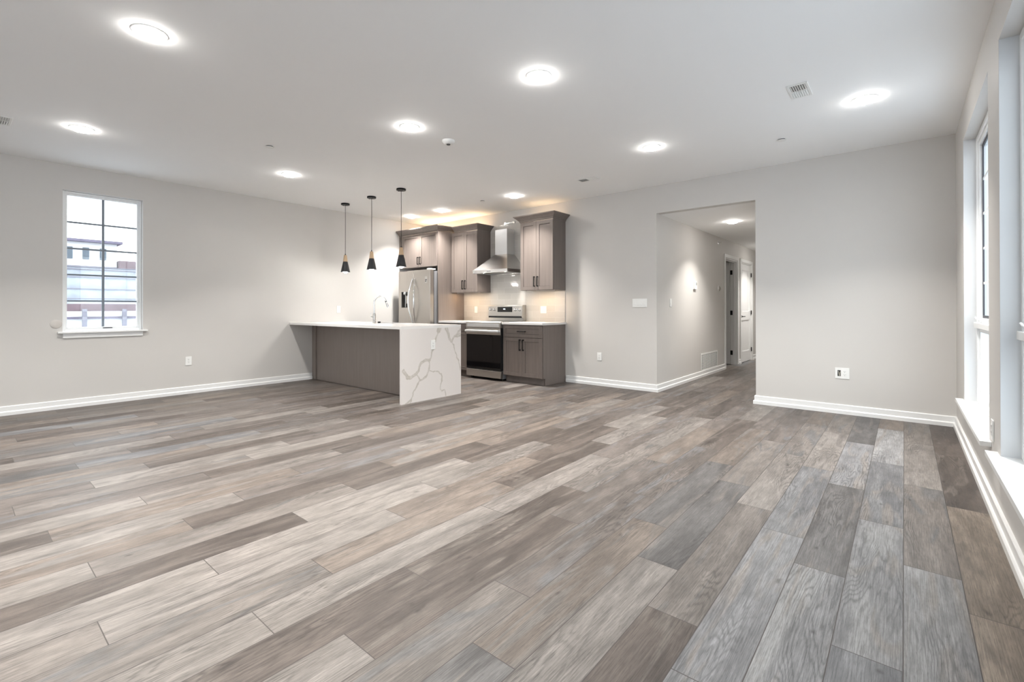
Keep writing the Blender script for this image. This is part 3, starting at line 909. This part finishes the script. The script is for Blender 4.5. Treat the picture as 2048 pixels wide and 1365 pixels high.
def base_cab(label, x0, x1, side_right):
    t = thing('base_cabinet', label, 'cabinet', ((x0 + x1)/2, YB, 0), 0, 'base cabinets beside the range')
    h = (x1 - x0)/2; yf = -.609; th = .020; top = .8965
    bm = bmesh.new()
    box(bm, -h, h, yf + th + .001, -.001, .105, top)
    box(bm, -h + .003, h - .003, yf + th + .0003, yf + th + .0009, .108, top - .003, mi=1)
    box(bm, -h + .001, h - (.012 if side_right else .001), yf + .075, -.002, .0, .105)
    obj('body', bm, [M_CAB_SIDE, M_CAB_DARK], t)
    if side_right:
        bm = bmesh.new(); box(bm, h, h + .010, yf + th + .001, -.001, .105, top); box(bm, h, h + .010, yf + .070, -.001, 0, .105)
        obj('end_panel', bm, M_CAB_SIDE, t)
    g = .002
    d = shaker(t, 'drawer', -h + g, h - g, .704, .886, yf, th, .050)
    pull('handle', d, 0, yf, .795, .15, False)
    for k, (u, v) in enumerate(((-h + g, -g/2), (g/2, h - g))):
        dd = shaker(t, 'door', u, v, .108, .698, yf, th)
        pull('handle', dd, v - .030 if k == 0 else u + .030, yf, .588, .17)
    return t
base_cab('taupe base cabinet with one drawer and two doors to the right of the range', -4.848, -4.094, True)
base_cab('taupe base cabinet to the left of the range, mostly hidden by the island', -6.334, -5.628, False)

def worktop(label, x0, x1):
    t = thing('worktop', label, 'worktop', ((x0 + x1)/2, YB, .897), 0, 'white quartz worktops by the range')
    h = (x1 - x0)/2
    obj('slab', B(-h, h, -.640, -.001, 0, .033, .002), M_QUARTZ, t)
worktop('white quartz worktop to the right of the range', -4.853, -4.060)
worktop('white quartz worktop between refrigerator panel and range', -6.334, -5.622)

# ---------------------------------------------------------------- tile backsplash
t = thing('backsplash', 'glossy grey tile backsplash covering the wall behind the range and hood', 'backsplash', (-5.2, YB, .9305))
obj('counter_tiles', B(-1.134, 1.118, -.009, -.0004, 0, .499), M_TILE, t)
obj('hood_tiles', B(-.460, .489, -.009, -.0004, .4992, 1.67), M_TILE, t)

# ---------------------------------------------------------------- LED strips (real fittings under and on top of the cabinets)
def strip(name, label, x0, x1, y, z, up, watt, group):
    t = thing(name, label, 'light strip', ((x0 + x1)/2, y, z), 0, group)
    h = (x1 - x0)/2; s = 1 if up else -1
    obj('housing', B(-h, h, -.010, .010, min(0, s * .006), max(0, s * .006)), M_PLASTIC, t)
    lamp('strip_light', 'AREA', watt, COL_WARM, (0, 0, s * .008), t, 2*h, rot=(PI if up else 0, 0, 0), size_y=.015)
strip('led_strip', 'warm light strip under the right wall cabinet', -4.66, -4.13, 5.98, UZ0 - .0004, False, W_UNDER, 'warm light strips under the wall cabinets')
strip('led_strip', 'warm light strip under the left wall cabinet', -6.28, -5.71, 5.98, UZ0 - .0004, False, W_UNDER, 'warm light strips under the wall cabinets')
strip('led_strip', 'warm light strip lying on top of the cabinet above the refrigerator', -7.28, -6.42, 6.02, UZ1 + .0125, True, W_OVER * 1.3, 'warm light strips on top of the wall cabinets')
strip('led_strip', 'warm light strip lying on top of the left wall cabinet', -6.20, -5.75, 6.05, UZ1 + .0005, True, W_OVER * .6, 'warm light strips on top of the wall cabinets')
strip('led_strip', 'warm light strip lying on top of the right wall cabinet', -4.66, -4.13, 6.05, UZ1 + .0005, True, W_OVER * .25, 'warm light strips on top of the wall cabinets')

# ---------------------------------------------------------------- range hood
def hood():
    cx = -5.235
    t = thing('range_hood', 'stainless steel chimney range hood mounted above the range', 'range hood', (cx, YB - .009, 1.735))
    w, d = .385, .495      # half width, depth of the rim
    rb, rt = 0.0, .052
    # rim, with an open underside
    bm = bmesh.new()
    box(bm, -w, w, -d, -d + .012, rb, rt, .001); box(bm, -w, -w + .012, -d + .012, 0, rb, rt); box(bm, w - .012, w, -d + .012, 0, rb, rt)
    box(bm, -w + .012, w - .012, -.012, 0, rb, rt)
    obj('rim', bm, M_STEEL_HD, t)
    # canopy: pyramid from the rim to the chimney
    cw, cd, ch = .135, .205, .275
    bm = bmesh.new()
    lo = [(-w + .001, -d + .001, rt), (w - .001, -d + .001, rt), (w - .001, -.0005, rt), (-w + .001, -.0005, rt)]
    # slightly concave sides
    def ring(f, z, curve):
        g = f ** curve
        X = w + (cw - w) * f; D_ = d + (cd - d) * f
        return [bm.verts.new(q) for q in ((-X, -D_, z), (X, -D_, z), (X, -.0005, z), (-X, -.0005, z))]
    rings = []
    for k in range(7):
        f = k/6; rings.append(ring(f, rt + (ch) * f * (0.94 + 0.06 * f), 1))
    for a, b in zip(rings, rings[1:]):
        for k in range(4): bm.faces.new([a[k], a[(k+1) % 4], b[(k+1) % 4], b[k]])
    bm.faces.new(rings[-1])
    obj('canopy', bm, M_STEEL_HD, t)
    zc = rt + ch
    bm = bmesh.new(); box(bm, -cw + .002, cw - .002, -cd + .002, -.0005, zc, .750, .0015)
    obj('chimney', bm, M_STEEL_CH, t)
    bm = bmesh.new(); box(bm, -w + .013, w - .013, -d + .013, -.013, .012, .016)
    obj('filter_panel', bm, M_STEEL, t)
    for lx in (-.24, .24):
        bm = lathe(bmesh.new(), [(0, .0112), (.032, .0112), (.034, .0118)], 24, lx, -.40)
        l = obj('hood_light', bm, M_LENS, t)
        lamp('hood_lamp', 'SPOT', W_HOOD * 6, (1, .93, .82), (lx, -.40, .004), t, .03, math.radians(120))
    obj('control_panel', B(-.060, .025, -d - .0012, -d - .0001, .020, .034), M_GASKET_GREY, t)
hood()
t = thing('wall_bracket', 'steel mounting bracket on the wall above the hood chimney', 'bracket', (-5.212, YB, 2.618))
obj('bar', B(-.075, .075, -.016, -.010, -.007, .007), M_CHROME, t)
for s in (-1, 1):
    obj('clip', B(s*.095 - .022, s*.095 + .022, -.020, -.0008, -.018, .018, .001), M_NICKEL, t)

# ---------------------------------------------------------------- range
def kitchen_range():
    t = thing('kitchen_range', 'freestanding stainless electric range with black glass oven door', 'range', (-5.237, YB - .012, 0))
    w = .379; yf = -.640
    obj('body', B(-w, w, -.585, -.004, .03, .918), M_GASKET_GREY, t)
    for sx in (-w + .05, w - .05):
        for yy in (-.54, -.06): obj('foot', lathe(bmesh.new(), [(0, 0), (.02, 0), (.02, .03), (0, .03)], 12, sx, yy), M_BLACK, t)
    obj('cooktop', B(-w, w, -.600, -.075, .9185, .936, .002), M_BLACK_GLOSS, t)
    for x, y, r in ((-.19, -.46, .105), (.19, -.46, .115), (-.19, -.20, .075), (.19, -.20, .09)):
        obj('burner_ring', lathe(bmesh.new(), [(r, .9363), (r + .003, .9363)], 40, x, y), M_GASKET_GREY, t)
    # front nose strip, slightly sloped
    bm = bmesh.new()
    pr = [(-.600, .942), (-.640, .938), (-.652, .925), (-.652, .838), (-.600, .838)]
    a = [bm.verts.new((-w, y, z)) for y, z in pr]; b = [bm.verts.new((w, y, z)) for y, z in pr]
    for k in range(len(pr)): bm.faces.new([a[k], a[(k+1) % 5], b[(k+1) % 5], b[k]])
    bm.faces.new(a); bm.faces.new(b[::-1])
    obj('front_panel', bm, M_STEEL, t)
    obj('panel_inset', B(-w + .03, w - .03, -.6545, -.6521, .850, .905, .001), M_STEEL_CH, t)
    # oven door
    d = obj('oven_door', B(-w + .002, w - .002, -.640, -.587, .163, .832, .003), M_BLACK_GLOSS, t)
    obj('door_glass', B(-w + .004, w - .004, -.6440, -.6402, .168, .722), M_BLACK_GLASS, d)
    bm = bmesh.new(); box(bm, -w + .002, w - .002, -.650, -.6402, .726, .832, .002)
    obj('door_rail', bm, M_STEEL, d)
    bm = bmesh.new()
    box(bm, -w + .012, w - .012, -.700, -.676, .762, .800, .009, 3)
    for sx in (-w + .03, w - .03): box(bm, sx - .014, sx + .014, -.680, -.650, .766, .796, .003)
    obj('oven_handle', bm, M_STEEL_CH, d, 40)
    obj('storage_drawer', B(-w + .002, w - .002, -.648, -.587, .040, .155, .004), M_STEEL, t)
    # backguard
    bm = bmesh.new()
    pr = [(-.105, 1.005), (-.098, 1.190), (-.088, 1.203), (-.004, 1.203), (-.004, .9365), (-.075, .9365), (-.075, .985), (-.095, .990)]
    a = [bm.verts.new((-w, y, z)) for y, z in pr]; b = [bm.verts.new((w, y, z)) for y, z in pr]
    n = len(pr)
    for k in range(n): bm.faces.new([a[k], a[(k+1) % n], b[(k+1) % n], b[k]])
    bm.faces.new(a); bm.faces.new(b[::-1])
    g = obj('backguard', bm, M_STEEL, t)
    obj('vent_slot', B(-w + .01, w - .01, -.1062, -.0758, .988, 1.018), M_BLACK_GLOSS, g)
    disp = obj('display_panel', B(-.165, .165, -.1040, -.0985, 1.085, 1.172), M_BLACK_GLASS, g)
    tx = bpy.data.curves.new('clock_digits', 'FONT'); tx.body = '8:00'; tx.size = .024; tx.extrude = .0003; tx.align_x = 'CENTER'
    to = bpy.data.objects.new('clock_tmp', tx); C.objects.link(to)
    dg = bpy.context.evaluated_depsgraph_get(); dm = bpy.data.meshes.new_from_object(to.evaluated_get(dg))
    bpy.data.objects.remove(to)
    dm.materials.append(M_DIGIT)
    do = bpy.data.objects.new('clock_digits', dm); C.objects.link(do); do.parent = disp
    do.rotation_euler = (PI/2, 0, 0); do.location = (-.01, -.1046, 1.128)
    for x in (-.325, -.235, .235, .325):
        bm = lathe(bmesh.new(), [(0, -.132), (.018, -.132), (.0215, -.128), (.023, -.106), (.027, -.104), (.027, -.0985)], 28, x, 1.128, axis='y')
        box(bm, x - .004, x + .004, -.137, -.131, 1.108, 1.148, .001)
        obj('knob', bm, M_CHROME, g, 40)
M_BLACK_GLASS = mat('black_oven_glass', (0.006, 0.006, 0.007), 0.05, spec=0.6)
M_DIGIT = emit('clock_led', (.75, .85, 1.0), 3.0)
kitchen_range()

# ---------------------------------------------------------------- refrigerator
def fridge():
    x0, x1 = -7.265, -6.372; cx = (x0 + x1)/2; w = (x1 - x0)/2
    t = thing('refrigerator', 'stainless steel french door refrigerator with water dispenser in left door', 'refrigerator', (cx, YB, 0))
    obj('body', B(-w + .004, w - .004, -.70, -.03, .02, 1.815), M_GASKET_GREY, t)
    for sx in (-w + .06, w - .06):
        for yy in (-.62, -.10): obj('foot', lathe(bmesh.new(), [(0, 0), (.025, 0), (.025, .02), (0, .02)], 12, sx, yy), M_BLACK, t)
    yd0, yd1 = -.80, -.712; zt = 1.835
    # left door with dispenser recess
    ld = bmesh.new()
    da0, da1, dz0, dz1 = -w + .085, -w + .255, 1.165, 1.455
    box(ld, -w, da0, yd0, yd1, .70, zt, .006); box(ld, da1, -.003, yd0, yd1, .70, zt, .006)
    box(ld, da0 - .004, da1 + .004, yd0 + .0002, yd1, .704, dz0); box(ld, da0 - .004, da1 + .004, yd0 + .0002, yd1, dz1, zt - .004)
    door = obj('left_door', ld, M_STEEL_FR, t)
    dsp = obj('dispenser_recess', B(da0, da1, yd0 + .055, yd1 - .002, dz0, dz1), M_BLACK, door)
    bm = bmesh.new()
    lathe(bm, [(0, dz1), (.034, dz1), (.034, dz1 - .035), (.022, dz1 - .055), (0, dz1 - .055)], 20, (da0 + da1)/2 - .01, yd0 + .030)
    obj('nozzle', bm, M_STEEL_CH, door, 40)
    obj('paddle', B((da0+da1)/2 - .004, (da0+da1)/2 + .012, yd0 + .022, yd0 + .030, dz0 + .004, dz1 - .05, .002), M_STEEL_CH, door)
    obj('control_strip', B(da1 - .040, da1 - .001, yd0 + .010, yd0 + .054, dz0 + .075, dz1 - .075), M_STEEL_FR, door)
    door2 = obj('right_door', B(.003, w, yd0, yd1, .70, zt, .006), M_STEEL_FR, t)
    dr = obj('freezer_drawer', B(-w, w, yd0, yd1, .055, .690, .006), M_STEEL_FR, t)
    def bow(x, s, par):
        pts = []; n = 18
        for k in range(n + 1):
            f = k/n; z = .90 + .78 * f
            b = math.sin(PI * f)
            pts.append((x + s * (.004 + .046 * b), yd0 - .006 - .062 * b, z))
        bm = bmesh.new()
        tube(bm, pts, .012, 10, True, [.009 + .006 * math.sin(PI * k/n) for k in range(n + 1)])
        for f in (0, n):
            p_ = pts[f]; box(bm, p_[0] - .010, p_[0] + .010, yd0 - .008, yd0, p_[2] - .02, p_[2] + .02, .002)
        obj('handle', bm, M_CHROME, par, 50)
    bow(-.030, -1, door); bow(.030, 1, door2)
    bm = bmesh.new(); tube(bm, [(-w + .1, yd0 - .045, .62), (0, yd0 - .055, .62), (w - .1, yd0 - .045, .62)], .013, 10)
    for sx in (-w + .11, w - .11): box(bm, sx - .012, sx + .012, yd0 - .045, yd0, .61, .63)
    obj('handle', bm, M_CHROME, dr, 50)
    obj('hinge_cover', B(w - .10, w - .015, yd1 - .075, -.655, zt + .0005, zt + .022, .004), M_PLASTIC, t)
    # rating sticker, with its code left out
    st = obj('sticker', B(w - .135, w - .075, yd0 - .0012, yd0 - .0002, 1.60, 1.715), M_STICKER, door2)
    bm = bmesh.new(); box(bm, w - .127, w - .083, yd0 - .0018, yd0 - .0013, 1.650, 1.664); box(bm, w - .127, w - .100, yd0 - .0018, yd0 - .0013, 1.622, 1.640)
    obj('printing', bm, M_DARK, st)
M_STICKER = mat('pale_sticker', (.55, .54, .52), .5)
fridge()

# ---------------------------------------------------------------- island
def island():
    t = thing('kitchen_island', 'long taupe kitchen island cabinet running out from the left wall', 'island', (-6.03, 3.85, 0))
    ox, oy = 6.03, -3.85
    x0, x1 = -7.335, -4.632
    bm = bmesh.new()
    box(bm, x0 + ox, x1 + ox, 0, .018, .0, .8965)
    obj('back_panel', bm, M_CAB_ISL, t)
    bm = bmesh.new(); box(bm, XL + ox + .001, x0 + ox - .003, -.020, .000, 0, .8965, .001)
    obj('filler_panel', bm, M_CAB_ISL, t)
    # hollow carcass (the sink drops into it)
    bm = bmesh.new()
    box(bm, XL + ox + .001, x1 + ox, .019, .563, .105, .125)
    box(bm, XL + ox + .001, x1 + ox, .019, .49, 0, .105)
    for x in (XL + ox + .001, -6.55 + ox, -5.53 + ox, x1 + ox - .018): box(bm, x, x + .018, .019, .563, .125, .896)
    obj('carcass', bm, M_CAB_SIDE, t)
    n = 4; W = (x1 - XL) / n
    for k in range(n):
        a = XL + ox + k * W + .003; b = a + W - .006
        bm = bmesh.new()
        box(bm, a, b, .563, .583, .11, .886, .0015)
        d = obj('door', bm, M_CAB, t)
        bm = bmesh.new(); box(bm, b - .04, b - .03, .605, .615, .60, .76, .002)
        for zz in (.61, .75): box(bm, b - .04, b - .03, .583, .606, zz - .006, zz + .006)
        obj('handle', bm, M_BLACK, d)
M_CAB_ISL = wood_cab('taupe_island_panel', (0.25, 0.208, 0.186), (0.29, 0.245, 0.22), 0.38)
island()
Y0, Y1 = 3.462, 4.442
WX0, WX1 = -4.630, -4.598
t = thing('island_worktop', 'white quartz island worktop with veined waterfall end reaching the floor', 'worktop', (-6.02, 3.95, .897))
SX0, SX1, SY0, SY1 = -6.40, -5.67, 4.125, 4.40
bm = bmesh.new()
for a, b, c, d in ((XL + .001, SX0, Y0, Y1), (SX1, WX1, Y0, Y1), (SX0, SX1, Y0, SY0), (SX0, SX1, SY1, Y1)):
    box(bm, a + 6.02, b + 6.02, c - 3.95, d - 3.95, 0, .033)
bmesh.ops.remove_doubles(bm, verts=bm.verts, dist=1e-5)
obj('top_slab', bm, M_QUARTZ, t)
obj('waterfall_panel', B(WX0 + 6.02, WX1 + 6.02, Y0 - 3.95, Y1 - 3.95, -.897, -.0003), M_QUARTZ_V, t)
# sink
t = thing('sink', 'stainless undermount sink set in the island worktop behind the tap', 'sink', ((SX0 + SX1)/2, (SY0 + SY1)/2, .70))
a, b = (SX1 - SX0)/2 + .004, (SY1 - SY0)/2 + .004; z = .1965
bm = bmesh.new()
box(bm, -a, a, -b, b, 0, .004); box(bm, -a - .003, -a, -b, b, 0, z); box(bm, a, a + .003, -b, b, 0, z)
box(bm, -a, a, -b - .003, -b, 0, z); box(bm, -a, a, b, b + .003, 0, z)
obj('bowl', bm, M_STEEL, t)
obj('drain', lathe(bmesh.new(), [(0, .006), (.045, .006), (.045, .0042)], 24), M_CHROME, t)
# tap
ZT = .9302
t = thing('tap', 'tall chrome gooseneck kitchen tap with pull-down spray on the island', 'tap', (-6.035, 4.055, ZT), 0.0)
bm = lathe(bmesh.new(), [(0, 0), (.027, 0), (.027, .006), (.024, .010), (.023, .125), (.017, .150), (0, .150)], 28)
obj('base', bm, M_CHROME, t, 40)
dx, dy = .45, .89       # direction of the spout over the sink
pts = [(0, 0, .14), (0, 0, .31)]
R_ = .085
for k in range(1, 13):
    a_ = PI * k/12 * .93
    r = R_ * (1 - math.cos(a_)); pts.append((dx*r, dy*r, .31 + R_ * math.sin(a_)))
obj('spout', tube(bmesh.new(), pts, .0125, 14), M_CHROME, t, 50)
e = Vector(pts[-1]); dirn = (e - Vector(pts[-2])).normalized()
obj('spout_collar', tube(bmesh.new(), [e, e + dirn*.012], .0135, 14), M_BLACK, t, 50)
e2 = e + dirn*.012
obj('spray_head', tube(bmesh.new(), [e2, e2 + dirn*.02, e2 + dirn*.085], .015, 16, True, [.014, .0155, .0175]), M_CHROME, t, 50)
hb = tube(bmesh.new(), [(-.020, -.008, .085), (-.052, -.018, .088)], .012, 12)
tube(hb, [(-.052, -.018, .088), (-.056, -.019, .12), (-.058, -.02, .150)], .0045, 8)
obj('lever', hb, M_CHROME, t, 50)
t = thing('deck_cap', 'small dark round cap on a flat plate right beside the tap', 'tap fitting', (-5.93, 4.070, ZT))
obj('plate', lathe(bmesh.new(), [(0, 0), (.045, 0), (.045, .003), (.041, .005), (0, .005)], 28), M_CHROME, t, 40)
obj('cap', lathe(bmesh.new(), [(0, .005), (.022, .005), (.022, .022), (.018, .027), (0, .027)], 24), M_BLACK, t, 40)
t = thing('hole_cover', 'flat steel disc covering a hole in the island worktop left of the tap', 'tap fitting', (-6.20, 4.04, ZT))
obj('disc', lathe(bmesh.new(), [(0, 0), (.024, 0), (.024, .002), (.020, .004), (0, .004)], 24), M_NICKEL, t, 40)

# ---------------------------------------------------------------- wall plates
ROT = {'back': 0.0, 'left': PI/2, 'right': -PI/2}     # front faces -y at 0; +x at pi/2
def plate_base(name, label, cat, loc, rz, w, h, group=None):
    t = thing(name, label, cat, loc, rz, group)
    obj('cover_plate', B(-w/2, w/2, -.0065, -.0003, -h/2, h/2, .002), M_PLASTIC, t)
    return t
def receptacle(t, x=0):
    bm = B(x - .0165, x + .0165, -.0085, -.0064, -.033, .033, .001)
    s = obj('socket', bm, M_PLASTIC, t)
    bm = bmesh.new()
    for z in (.017, -.017):
        box(bm, x - .0075, x - .0050, -.0090, -.0084, z + .001, z + .009); box(bm, x + .0050, x + .0075, -.0090, -.0084, z + .002, z + .008)
        lathe(bm, [(0, -.0090), (.0026, -.0090), (.0026, -.0084)], 10, x, z - .006, axis='y')
    obj('slots', bm, M_SLOT, s)
def rocker(t, x=0):
    f = obj('rocker_switch', B(x - .0165, x + .0165, -.0085, -.0064, -.033, .033, .001), M_PLASTIC, t)
    bm = B(x - .0145, x + .0145, -.0110, -.0083, -.031, .001, .001)
    obj('paddle', bm, M_PLASTIC, f)
def outlet(label, loc, rz):
    t = plate_base('wall_outlet', label, 'outlet', loc, rz, .072, .117, 'white wall outlets'); receptacle(t); return t
outlet('white outlet low on the left wall, between window and island', (XL, 2.098, .442), PI/2)
outlet('white outlet low on the back wall, right of the base cabinet', (-3.482, YB, .43), 0)
outlet('white outlet on the veined end of the island', (WX1 + .0002, 3.95, .687), PI/2)
outlet('white outlet on the narrow wall between two right side windows', (XR, 3.775, .455), -PI/2)
t = plate_base('light_switch', 'white four-gang switch plate on the back wall left of the hallway', 'light switch', (-2.845, YB, 1.22), 0, .215, .117, 'white light switches')
for k in range(4): rocker(t, -.069 + .046*k)
t = plate_base('light_switch', 'white single switch on the left wall above the island', 'light switch', (XL, 4.299, 1.135), PI/2, .072, .117, 'white light switches'); rocker(t)
t = plate_base('light_switch', 'white double switch on the tiles right of the range', 'light switch', (-4.496, YB - .009, 1.125), 0, .118, .117, 'white light switches')
rocker(t, -.023); rocker(t, .023)
t = plate_base('light_switch', 'white single switch on the tiles left of the range', 'light switch', (-6.018, YB - .009, 1.125), 0, .072, .117, 'white light switches'); rocker(t)
t = plate_base('light_switch', 'white narrow switch on the hallway wall near the corner', 'light switch', (HX0, 6.705, 1.225), PI/2, .072, .117, 'white light switches'); rocker(t)
# tv plate: opening with loose cables + receptacle
t = thing('media_outlet', 'white wide plate with open cable hole and outlet on the back wall at right', 'outlet', (-.520, YB, .437))
bm = bmesh.new(); w, h = .064, .0585
box(bm, -w, -.041, -.0065, -.0003, -h, h, .0015); box(bm, -.012, w, -.0065, -.0003, -h, h, .0015)
box(bm, -.041, -.012, -.0065, -.0003, .032, h, .0015); box(bm, -.041, -.012, -.0065, -.0003, -h, -.032, .0015)
obj('cover_plate', bm, M_PLASTIC, t); receptacle(t, .024)
obj('open_box', B(-.0415, -.0115, -.0012, -.0004, -.0325, .0325), M_SLOT, t)
bm = tube(bmesh.new(), [(-.024, -.0035, -.030), (-.028, -.005, -.005), (-.034, -.0035, .024)], .0034, 8)
tube(bm, [(-.021, -.0035, -.030), (-.020, -.005, -.002), (-.0165, -.0035, .020)], .003, 8)
obj('cable', bm, mat('loose_cable', (.42, .40, .34), .6), t, 50)
# round painted blank cover
t = thing('round_cover', 'round blank cover plate painted wall colour, left of the window', 'cover plate', (XL, .800, .975), PI/2)
obj('disc', lathe(bmesh.new(), [(0, -.006), (.046, -.006), (.050, -.003), (.050, -.0003)], 36, axis='y'), M_PLATE_BEIGE, t, 40)
# thermostat
t = thing('thermostat', 'white wall thermostat on the hallway wall', 'thermostat', (HX0, 7.71, 1.512), PI/2)
obj('backplate', B(-.062, .062, -.006, -.0004, -.068, .068, .002), M_PLASTIC, t)
obj('housing', B(-.055, .055, -.028, -.006, -.062, .062, .004), M_PLASTIC, t)
obj('screen', B(-.008, .045, -.0290, -.0282, .0, .048), mat('lcd', (.42, .44, .42), .25), t)
# door chime and sidewall sprinkler
t = thing('wall_dome', 'small round metal dome on the hallway wall beside the open door', 'alarm device', (HX0, 9.00, 1.505), PI/2)
obj('backplate', lathe(bmesh.new(), [(.050, -.0003), (.050, -.008), (.046, -.012)], 30, axis='y'), M_PLASTIC, t, 40)
obj('dome', lathe(bmesh.new(), [(.046, -.0122), (.042, -.022), (.030, -.034), (.014, -.041), (0, -.043)], 30, axis='y'), M_NICKEL, t, 40)
t = thing('sidewall_sprinkler', 'small sprinkler head high on the hallway wall, above the round dome', 'sprinkler', (HX0, 8.98, 2.338), PI/2)
obj('escutcheon', lathe(bmesh.new(), [(.038, -.0003), (.036, -.005), (.018, -.010), (0, -.010)], 26, axis='y'), M_CHROME, t, 40)
bm = tube(bmesh.new(), [(0, -.010, 0), (0, -.035, 0)], .009, 10); tube(bm, [(-.014, -.032, 0), (-.014, -.055, 0), (0, -.062, 0), (.014, -.055, 0), (.014, -.032, 0), (-.014, -.032, 0)], .003, 6)
box(bm, -.018, .018, -.066, -.062, -.018, .012)
obj('head', bm, M_CHROME, t, 40)
# return air grille
t = thing('return_air_grille', 'white slotted return air grille low on the hallway wall', 'vent', (HX0, 8.47, .242), PI/2)
w, h = .44, .145
bm = bmesh.new(); r = .025
box(bm, -w, w, -.007, -.0004, -h, -h + r, .0015); box(bm, -w, w, -.007, -.0004, h - r, h, .0015)
box(bm, -w, -w + r, -.007, -.0004, -h + r, h - r, .0015); box(bm, w - r, w, -.007, -.0004, -h + r, h - r, .0015)
obj('frame', bm, M_PLASTIC, t)
obj('duct', B(-w + r, w - r, -.0012, -.0005, -h + r, h - r), M_GASKET_GREY, t)
bm = bmesh.new(); n = 13
for k in range(1, n):
    x = -w + r + (2*w - 2*r) * k/n; box(bm, x - .009, x + .009, -.0065, -.0016, -h + r, h - r)
for k in range(1, 12):
    z = -h + r + (2*h - 2*r) * k/12; box(bm, -w + r, w - r, -.0060, -.0020, z - .0035, z + .0035)
obj('slats', bm, M_PLASTIC, t)

# ---------------------------------------------------------------- outside, seen through the left window
M_SNOW = mat('pale_ground', (.62, .64, .67), .9, noise=.06, nscale=.6)
M_STUCCO = mat('pale_stucco', (.66, .66, .66), .9, noise=.02, nscale=.5)
M_STONE = mat('grey_stone', (.36, .385, .43), .9, noise=.35, nscale=2.2)
M_REDSTONE = mat('red_stone', (.16, .11, .12), .9, noise=.4, nscale=3)
M_WIN = mat('far_window', (.10, .125, .15), .5, noise=.3, nscale=6)
M_ROOFC = mat('dark_roof_edge', (.16, .14, .19), .8, noise=.3, nscale=4)
M_POST = mat('lilac_post', (.21, .20, .23), .9, noise=.2, nscale=6)
g = bpy.data.objects.new('ground_outside', None); C.objects.link(g); g['kind'] = 'structure'
obj('lawn', B(-90, 70, -60, 70, -.60, -.30), M_SNOW, g)
XB = -40.0
b = thing('far_building', 'pale building with three small dark windows seen through the left window', 'building', (XB, 6, -.3))
obj('wall', B(-8, 0, -8.0, 1.2, 0, 5.72), M_STUCCO, b)
obj('roof', B(-8.3, .3, -8.3, 1.45, 5.72, 5.88), M_ROOFC, b)
for yy in (-1.115, -.335, .50):
    obj('window', B(.001, .05, yy - .155, yy + .155, 4.63, 5.37), M_WIN, b)
obj('ledge', B(.001, .12, -8, 1.19, 4.13, 4.20), M_POST, b)
b = thing('far_shed', 'low red stone outbuilding right of the pale building', 'building', (-39.5, 8.0, -.3))
obj('wall', B(-3, 0, -.75, .85, 0, 4.62), M_REDSTONE, b)
b = thing('stone_terrace', 'grey stone terrace wall in courses below the pale building', 'wall', (-30, 4, -.3))
for z0, z1, x0, x1 in ((0, 1.96, -2.0, .6), (1.96, 2.43, -2.0, .3), (2.43, 3.0, -2.5, 0), (3.0, 3.50, -6.0, -2.0), (3.50, 3.88, -9.2, -6.0)):
    obj('course', B(x0, x1, -24, 40, z0, z1 - .04), M_STONE, b)
    obj('cap', B(x0, x1 + .05, -24, 40, z1 - .04, z1), M_POST, b)
b = thing('garden_wall', 'white garden wall with red stone band and posts beyond the left window', 'wall', (-17, 2, -.3))
obj('wall', B(-.3, 0, -12, 14, 0, 1.18), M_STUCCO, b)
obj('coping', B(-.36, .06, -12, 14, 1.18, 1.21), M_ROOFC, b)
obj('moulding', B(.001, .05, -12, 14, 1.215, 1.24), M_ROOFC, b)
obj('band', B(-.3, 0, -12, 14, 1.39, 1.59), M_REDSTONE, b)
obj('course', B(-.3, -.001, -12, 14, 1.21, 1.39), M_STUCCO, b)
for yy in (-.50, .37, 1.21):
    obj('post', B(.0605, .16, yy - .045, yy + .045, 0, 1.45), M_POST, b)
M_BRICKD = mat('dark_facade', (.035, .035, .045), .8, noise=.2, nscale=.8)
b = thing('street_building', 'dark building far down the street, seen as thin strip through the right side window', 'building', (6.5, 44, -.3))
obj('wall', B(-5, 5, -3, 8, 0, 12), M_BRICKD, b)
obj('roof', B(-5.3, 5.3, -3.3, 8.3, 12, 12.3), M_ROOFC, b)
